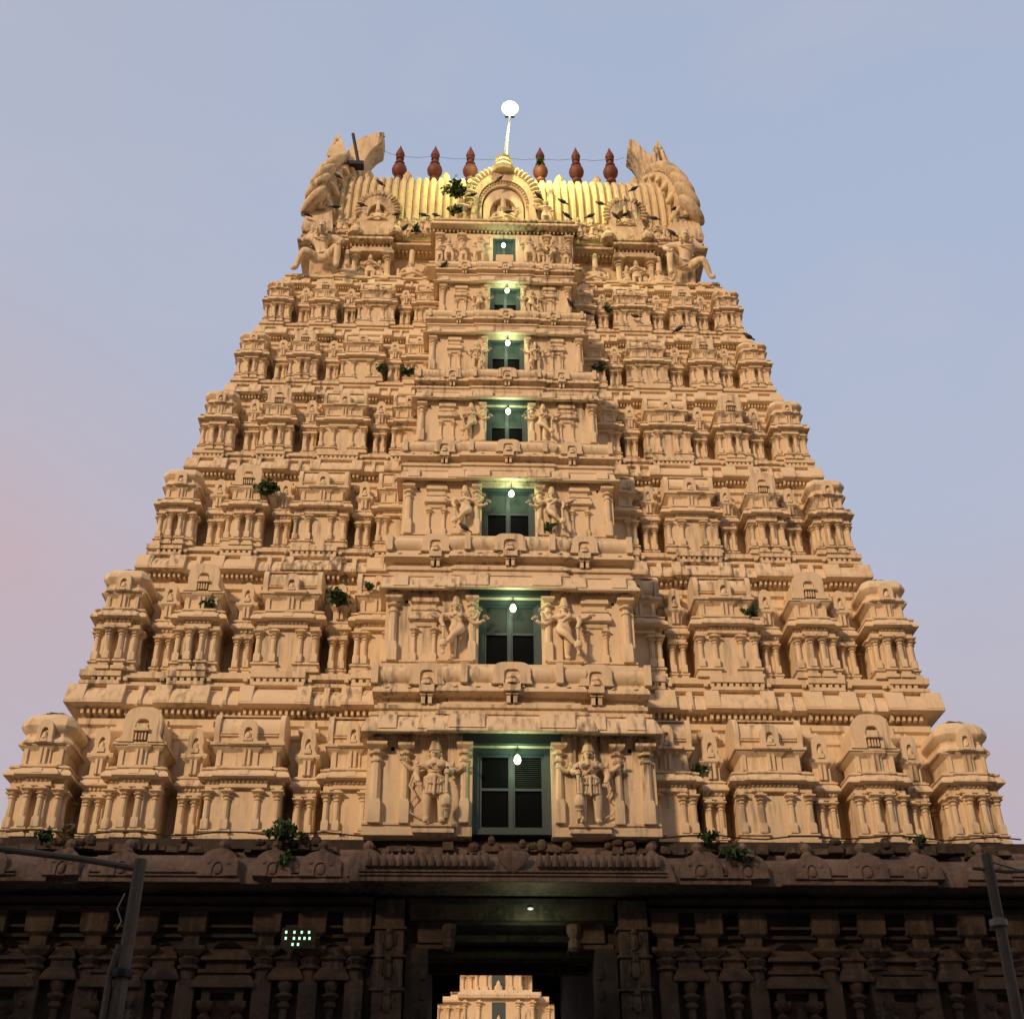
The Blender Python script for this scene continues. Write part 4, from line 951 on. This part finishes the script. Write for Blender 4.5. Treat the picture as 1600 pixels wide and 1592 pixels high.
# ------------------------------------------------------------------ lamps
def bulb(i, x, y, z, sc, topz):
    t = thing('hanging_bulb', (x, y, z), label='glowing bulb hanging before the %s window of the tower' % STOREY[i], cat='light bulb', group='bulbs hanging before the windows')
    MB().stack(0, 0, [(.02, .12), (.05, .09), (.08, .03), (.085, -.03), (.06, -.09), (.02, -.12)], 12).build('glass_bulb', BULB, t).scale = (sc, sc, sc)
    MB().stack(0, 0, [(.03, .12*sc), (.03, .12*sc+.08)], 8).build('socket', IRON, t)
    MB().tube([(0, 0, .12*sc+.07), (0, .0, topz-z)], .008, 5).build('cord', IRON, t)
    ld = bpy.data.lights.new('bulb_light', 'POINT'); ld.energy = 17*sc; ld.color = (.66, 1.0, .60); ld.shadow_soft_size = .06
    lo = bpy.data.objects.new('bulb_light', ld); C.objects.link(lo); lo.parent = t; lo.location = (0, -.16*sc, 0)
for i, (hb, z0, zk, k, ww, zw, sx, sh) in enumerate(BAY):
    yb = LY[i]-.62-.12; bulb(i, BX[i], yb, zw-.14-.22*k, .95-.03*i, zw+.05)
bulb(6, BX[6], yb7-.10, 32.95, .8, 33.45)
tl = thing('ridge_floodlight', (.11, LY[7]+.5, 38.1), label='blinding white lamp on a thin leaning pole above the central arch', cat='lamp')
MB().tube([(0, 0, -.3), (.05, .1, 1.6), (.16, .2, 3.2)], .045, 6).build('pole', PLASTER, tl)
MB().tube([(-.04, .1, -.2), (-.05, .25, 1.4), (.10, .3, 2.9)], .010, 5).build('cable', IRON, tl)
MB().ellip((.17, .1, 3.55), (.32, .22, .32), 20, 12).build('lamp_head', LEDW, tl)
MB().box(-.02, .36, .3, .42, 3.35, 3.75).build('lamp_housing', IRON, tl)
ld = bpy.data.lights.new('ridge_light', 'SPOT'); ld.energy = 2700; ld.color = (.92, 1.0, .34); ld.shadow_soft_size = .25; ld.spot_size = R(98); ld.spot_blend = .55
lo = bpy.data.objects.new('ridge_light', ld); C.objects.link(lo); lo.parent = tl; lo.location = (.2, -1.5, 3.1)
lo.rotation_euler = Vector((0, -2.4, 4.0)).to_track_quat('Z', 'Y').to_euler()

# ------------------------------------------------------------------ far tower seen through the gate
ft = thing('far_temple_tower', (1.9, 78, 0), label='smaller cream temple tower glimpsed through the dark gateway below', cat='temple tower')
def ftier(z0, z1, w, y, hb):
    m_ = MB(); H = z1-z0
    m_.sweep([(-w, y), (w, y), (w, 12-y), (-w, 12-y)], [(0, z0), (.12, z0+.02), (.12, z0+.1*H), (0, z0+.14*H), (0, z0+.72*H), (.08, z0+.76*H), (.08, z0+.80*H), (.45, z0+.82*H), (.48, z0+.86*H), (.36, z0+.95*H), (.15, z0+1.0*H), (-.4, z1)])
    m_.sweep([(-hb, y-.7), (hb, y-.7), (hb, y+.2), (-hb, y+.2)], [(0, z0), (.1, z0+.02), (.1, z0+.1*H), (0, z0+.14*H), (0, z0+.86*H), (.4, z0+.88*H), (.45, z0+.95*H), (.2, z0+1.07*H), (-.3, z0+1.08*H)])
    o = m_.build('storey', CREAM, ft)
    p = MB().box(-w+.1, w-.1, y-.02, y+.1, z0+.13*H, z0+.145*H).box(-hb, hb, y-.72, y-.6, z0+.13*H, z0+.145*H).box(-.4, .4, y-.7, y, z0+.13*H, z0+.145*H); n = int((w-hb)/.8)
    for sg in (-1, 1):
        for k in range(n+1): pil(p, sg*(hb+.35+k*(w-hb-.5)/max(n, 1)), y-.05, z0+.12*H, z0+.76*H, .13)
        for x in (.55, .95): pil(p, sg*hb*x, y-.75, z0+.12*H, z0+.86*H, .16)
    p.build('pilaster_row', CREAM, o)
    MB().box(-.55, .55, y-.73, y-.5, z0+.1*H, z0+.8*H).build('window', SLATE, o)
    b = MB(); b.ellip((0, y-.9, z0+.2*H), (.35, .25, .4), 10, 6); b.stack(0, y-.9, [(.2, z0+.25*H), (.15, z0+.42*H), (.02, z0+.5*H)], 8); b.build('seated_figure', CREAM, o)
    r = MB()
    for sg in (-1, 1):
        for x in (w-.7, (w+hb)/2): r.sweep([(sg*x-.5, y-.2), (sg*x+.5, y-.2), (sg*x+.5, y+.6), (sg*x-.5, y+.6)], [(0, z0+H), (.1, z0+H*1.02), (.0, z0+H*1.12), (.05, z0+H*1.2), (-.2, z0+H*1.28)])
    r.build('roof_block', CREAM, o)
ftier(0.05, 15.5, 8.6, 0, 3.6); ftier(15.5, 19.2, 7.8, .8, 3.3); ftier(19.2, 22.6, 5.9, 1.6, 2.9); ftier(22.6, 24.9, 4.4, 2.4, 1.9)
fm = MB(); fm.prism_x([(3.0, 24.9), (2.7, 25.9), (3.2, 27.2), (6, 28.2), (8.8, 27.2), (9.3, 25.9), (9, 24.9)], -4.1, 4.1); fm.build('barrel_roof', CREAM, ft)

# ------------------------------------------------------------------ ground, forecourt and added sun blocker
g = MB(); n = 24
for a in range(n):
    for b in range(n): pass
g.add([(-1200, -600, 0), (1200, -600, 0), (1200, 1500, 0), (-1200, 1500, 0)], [(0, 1, 2, 3)]); tag(g.build('ground', EARTH), kind='structure')
g = MB(); g.add([(-26, -33, .004), (26, -33, .004), (26, -1.5, .004), (-26, -1.5, .004)], [(0, 1, 2, 3)]); tag(g.build('forecourt', PAVE), kind='structure')
blocker = thing('sun_blocker', (-22, -34, 0), label='long tall flat-roofed plastered hall added unseen behind the viewer to shade the stone base', cat='sun blocker')  # unseen mass added to keep the low sun off the base
h = MB(); h.box(-45, 62, -10, 0, 0, 27.5); h.box(-45.4, 62.4, -10.4, .4, 27.5, 27.8); h.box(-45, 62, -.3, 0, 27.8, 28.6); hw = h.build('wall', PLASTER, blocker)
for k in range(24):
    for z in (1.2, 5.2, 9.2, 12.8, 16.4, 20.4, 24.2): MB().box(-43+k*4.4, -41.4+k*4.4, .003, .08, z, z+1.6).build('window', SLATE, blocker)  # window slabs on the added, unseen mass

# poles in front
def pole(name, x, y, top, r0, r1, label, lean=(0, 0)):
    t = thing(name, (x, y, 0), label=label, cat='pole'); a = MB()
    a.tube([(0, 0, 0), (.02, 0, top*.3), (.0, 0, top*.62), (.03+lean[0], 0, top)], r0, 9, r1/r0); a.build('post', WOODP, t); return t
pl_ = pole('wooden_pole', -6.47, -8, 7.78, .165, .10, 'weathered wooden pole with a long arm, standing before the dark wall on the left')
MB().tube([(.05, 0, 7.62), (-.9, 0, 7.78), (-2.6, 0, 7.98), (-4.4, .05, 8.06)], .055, 7).build('arm', WOODP, pl_)
MB().tube([(-.12, -.10, 7.2), (-.2, -.12, 6.95), (-.1, -.12, 6.75), (-.16, -.12, 6.62)], .013, 5).build('wire_loop', PLASTER, pl_)
MB().stack(0, 0, [(.15, 5.9), (.16, 5.92), (.16, 6.02), (.14, 6.04)], 9).build('band', IRON, pl_)
MB().tube([(-.16, -.05, 0), (-.17, -.05, 5.95), (-.09, -.05, 6.4)], .06, 6).build('brace', WOODP, pl_)
pr = pole('wooden_pole', 7.76, -8, 7.95, .135, .085, 'slim wooden pole with thin cross wires, standing before the dark wall on the right')
MB().tube([(-.25, 0, 7.72), (.3, 0, 7.66), (2.2, 0, 7.72)], .03, 6).build('arm', WOODP, pr)
MB().tube([(0, 0, 7.85), (.5, 0, 7.7), (2.0, 0, 7.60)], .012, 5).build('wire', IRON, pr)
MB().stack(.0, 0, [(.13, 6.75), (.14, 6.76), (.14, 6.86), (.12, 6.87)], 9).build('band', PLASTER, pr)
# iron lightning bar and cables
t = thing('iron_bar', (-5.9, RYC-1.6, 38.6), label='black iron bar leaning against the left horn of the crown', cat='bar')
MB().tube([(.35, 0, 0), (.0, .2, 1.9)], .07, 6).build('bar', IRON, t); MB().box(-.1, .55, -.15, .2, -.12, .06).build('bracket', IRON, t)
w_ = MB()
P_ = [(-5.0, 41.3), (-4.11, 40.85), (-2.69, 40.9), (-1.26, 40.8), (.2, 40.9), (1.57, 40.9), (3.03, 40.95), (4.42, 40.95), (5.0, 41.1)]
for (a, b), (c_, d_) in zip(P_, P_[1:]): w_.tube([(a, RYC, b), ((a+c_)/2, RYC, (b+d_)/2-.08), (c_, RYC, d_)], .008, 4)
tag(w_.build('wire', IRON), 'thin wire strung between the terracotta finials and the horns', 'wire')
w_ = MB(); path = []
for k in range(40): x = -11.5+k*.6; path.append((x, -.42-.05*sin(k*.8), 10.62+.05*sin(k*1.7)))
w_.tube(path, .018, 5); tag(w_.build('cable', IRON), 'black cable running along the ledge at the foot of the lowest storey', 'cable')
tag(MB().ellip((.42, BY-.33, 9.02), (.07, .03, .035), 8, 5).build('small_lamp', emit_mat('dim lamp', (.9, 1, .9), .35)), 'tiny pale lamp on the lintel above the dark gateway', 'lamp')
ld = bpy.data.lights.new('lintel_glow', 'POINT'); ld.energy = 13; ld.color = (.75, 1.0, .62); ld.shadow_soft_size = .08
lo = bpy.data.objects.new('lintel_glow', ld); C.objects.link(lo); lo.parent = bpy.data.objects['small_lamp']; lo.location = (.42, BY-.75, 8.55)

# ------------------------------------------------------------------ plants
def plant(x, y, z, r, n, label, mat=LEAF, droop=0, name='plant', up_=.6):
    r *= .74
    rn = random.Random(int(x*97+z*31)); t = thing(name, (x, y, z), label=label, cat='plant', group='plants growing out of the masonry')
    st, lf = MB(), MB()
    for k in range(max(5, n//9)):
        a = rn.uniform(0, 2*pi); d_ = Vector((cos(a)*rn.uniform(.2, 1), -abs(sin(a))*.7, rn.uniform(up_*.4, 1)-droop)).normalized(); L_ = r*rn.uniform(.6, 1.15)
        pth = [Vector((0, 0, 0)), d_*L_*.5+Vector((0, 0, .05*r)), d_*L_+Vector((0, 0, -.08*r))]; st.tube(pth, .012, 4, .5)
        for q in range(14):
            f = rn.uniform(.15, 1.05); p = pth[1].lerp(pth[2], f*2-1) if f > .5 else pth[0].lerp(pth[1], f*2)
            c0 = p+Vector([rn.gauss(0, .10*r) for _ in range(3)]); sz = rn.uniform(.04, .09)*(1 if r > .4 else .8)
            u = Vector([rn.gauss(0, 1) for _ in range(3)]).normalized(); v = u.cross(Vector([rn.gauss(0, 1) for _ in range(3)])).normalized()
            lf.add([c0-u*sz*1.3, c0+v*sz*.7+u*.01, c0+u*sz*1.5, c0-v*sz*.7], [(0, 1, 2, 3)])
    st.build('stem', TWIG, t); lf.build('foliage', mat, t)
    return t
def tf(i): return tiers[i][0]
plant(-1.72, LY[7]-.15, 35.9, .85, 260, 'large bright green bush climbing left of the central crown arch', up_=.9)
plant(-1.75, LY[7]-.05, 35.0, .55, 110, 'dark foot of greenery beside the lower left of the crown arch')
plant(1.35, RYC-2.2, 38.15, .35, 50, 'small green tuft on the ridge right of the crown arch')
plant(-6.45, LY[3]+.55, tf(3)-.2+1.2, .0+.38, 60, 'green sprig between shrines high on the fourth storey, left side')
plant(-3.95, LY[4]+.2, tf(4)+.3, .42, 80, 'leafy tuft before the left barrel-roofed shrine of the fifth storey')
plant(-3.1, LY[4]+.2, tf(4)+.3, .42, 80, 'spiky tuft just left of the fifth storey window bay')
plant(-6.95, LY[2]+.25, tf(2)+1.75, .55, 150, 'dense dark bush between arched and barrel shrines, third storey left')
plant(-1.9+3.05, LY[2]-.85, 19.5, .28, 60, 'small bush at the feet of the right guardian of the third window')
plant(-4.55, LY[1]+.30, tf(1)+2.0, .62, 190, 'tall dark bush hanging beside the narrow shrine, second storey left')
plant(-3.75, LY[1]+.1, tf(1)+2.35, .28, 60, 'round tuft at the upper left corner of the second storey bay')
plant(-7.9, LY[1]+.35, tf(1)+1.8, .42, 80, 'thin grey-green sprig on the arched shrine, second storey left', up_=.9)
plant(-5.15, -.62, 10.45, .62, 190, 'leafy green bush drooping over the stone ledge left of the gate', droop=.35)
plant(-5.0, -1.0, 10.0, .45, 70, 'trailing leaves hanging down the carved stone cornice at left', droop=1.2)
plant(-9.95, -.55, 10.5, .42, 50, 'dry brown weed standing on the ledge near the left corner shrine', mat=DRYLEAF)
plant(-10.5, -.6, 10.35, .45, 90, 'low dark scrub on the ledge at the far left of the tower')
plant(5.0, -1.05, 9.95, .50, 150, 'dark clump on the stone cornice right of the gate', droop=.4)
plant(4.55, -.5, 10.45, .40, 80, 'scrubby weeds at the foot of the first narrow shrine right of the bay')
plant(9.4, -.5, 10.45, .30, 50, 'small weeds on the ledge below the right arched shrine')
plant(6.45, LY[1]+.35, tf(1)+1.75, .48, 100, 'dark sprig between barrel and arched shrines, second storey right')
plant(4.6, LY[0]+.3, tf(0)+1.8, .34, 60, 'dark tuft beside the narrow shrine right of the lowest bay')
plant(3.55, LY[5]+.3, tf(5)+.8, .32, 60, 'green tuft beside the sixth storey bay on the right')
plant(-3.15, LY[7]+.1, LZ[7]+.5, .45, 90, 'green weeds on the crown ledge left of the central arch')
plant(2.35, LY[7]-.45, 33.7, .30, 50, 'dark sprig under the crown cornice right of the top window', droop=.6)
plant(3.1, LY[4]+.3, tf(4)+.6, .45, 110, 'dark growth over the narrow shrine right of the fifth bay', mat=LEAF)

# ------------------------------------------------------------------ pigeons
def bird_meshes():
    b = MB(); b.ellip((0, 0, .10), (.15, .062, .062), 10, 6, Matrix.Rotation(R(-22), 3, 'Y')); b.ellip((.15, 0, .19), (.042, .036, .04), 8, 5)
    b.tube([(.09, 0, .13), (.14, 0, .18)], .035, 7); b.tube([(.185, 0, .19), (.225, 0, .18)], .01, 5, .3)
    b.loops([[(-.10, -.03, .06), (-.10, .03, .06), (-.10, .03, .085), (-.10, -.03, .085)], [(-.27, -.035, .0), (-.27, .035, .0), (-.27, .035, .012), (-.27, -.035, .012)]])
    for sg in (-1, 1): b.tube([(0, sg*.02, .05), (.01, sg*.02, 0), (.04, sg*.025, 0)], .006, 4)
    wing = MB()
    for sg in (-1, 1): wing.ellip((-.03, sg*.055, .11), (.14, .014, .045), 8, 5, Matrix.Rotation(R(-20), 3, 'Y'))
    return b.build('pigeon', BIRD, mesh_only=True), wing.build('wings', BIRD, mesh_only=True)
BM, WM = bird_meshes()
cy7 = LY[7]
BIRDS = [
 (-7.15, cy7-.1, LZ[7]+.95, 'pigeon perched at the outer edge of the left bearer'), (-4.95, RYC-.1, 41.75, 'pigeon on the very tip of the left horn'), (-6.2, cy7+.1, 36.9, 'pigeon on the left gable scroll beside the ribs'),
 (-6.1, cy7-.1, 35.1, 'pigeon above the head of the left bearer'), (-5.2, cy7-.05, 35.3, 'pigeon on the crown ledge left of the left side arch'), (-4.62, cy7+.1, 36.6, 'pigeon on top of the left side arch'),
 (-3.85, cy7+.0, 34.9, 'pigeon on the ledge right of the left side arch'), (-3.55, cy7-.0, 34.25, 'pigeon on the crown cornice right of the left side arch'), (-2.95, cy7+.1, 35.0, 'pigeon sitting low on the ribs left of the bush'), (-2.5, cy7-.15, 34.75, 'pigeon landing left of the central arch bush'),
 (-2.2, cy7-.2, 34.3, 'pigeon on the projecting cornice left of the central arch'), (-1.1, cy7+.0, 36.0, 'pigeon inside the left rim of the central arch'), (-.1, cy7+.0, 36.9, 'pigeon at the top of the recess in the central arch'), (.15, cy7-.05, 35.1, 'pigeon at the base of the seated figure in the central arch'),
 (1.25, cy7-.05, 36.0, 'pigeon inside the right rim of the central arch'), (2.15, cy7-.05, 35.7, 'pigeon on the head of a statue right of the central arch'), (2.3, cy7-.05, 35.0, 'pigeon just right of the central arch group'), (2.65, cy7-.1, 34.3, 'pigeon on the cornice right of the central arch'),
 (3.2, cy7+.05, 35.1, 'pigeon at the foot of the ribs, right half'), (3.55, cy7+.1, 35.8, 'pigeon on the left shoulder of the right side arch'), (4.05, cy7+.0, 35.1, 'pigeon left of the right side arch base'), (4.5, cy7+.05, 35.2, 'pigeon in front of the right side arch'),
 (4.9, cy7+.1, 36.6, 'pigeon near the top of the right side arch'), (5.5, cy7+.0, 35.0, 'pigeon right of the right side arch'), (6.1, cy7-.0, 34.3, 'pigeon on the cornice near the right bearer'), (6.3, cy7-.1, 35.4, 'pigeon on the head of the right bearer'), (7.05, cy7+.2, 36.2, 'pigeon on the outer lobes of the right gable'),
 (7.55, LY[5]+.75, 31.12, 'pigeon on the roof of the right corner shrine, sixth storey'), (8.15, LY[5]+.1, 28.82, 'pigeon on the edge of the sixth cornice at right'), (8.15, LY[4]+.85, 28.40, 'pigeon on the roof of the right corner shrine, fifth storey'),
 (2.1, LY[5]-.85, 29.3, 'pigeon on the ledge of the sixth storey bay, right side'), (4.4, LY[5]+.1, 29.6, 'pigeon in front of the right barrel-roofed shrine, sixth storey'), (2.75, LY[5]+.1, 29.7, 'pigeon close to the sixth bay among the shrines at right'), (-2.05, LY[5]-.7, 31.0, 'pigeon at the upper left corner of the sixth storey bay'),
 (-1.25, LY[2]-.95, 19.35, 'pigeon on the roll moulding below the left guardian of the third window'), (5.75, LY[4]+.1, 28.6, 'pigeon under the sixth cornice on the right')]
for k, (x, y, z, lb) in enumerate(BIRDS):
    t = link('pigeon', BM, None, (x, y-.1, z), (0, random.uniform(-.5, .1), random.choice([0, pi])+random.uniform(-.6, .6)), (.92, .92, .92))
    link('wings', WM, t); tag(t, 'dark '+lb, 'bird', 'pigeons perched on the tower')
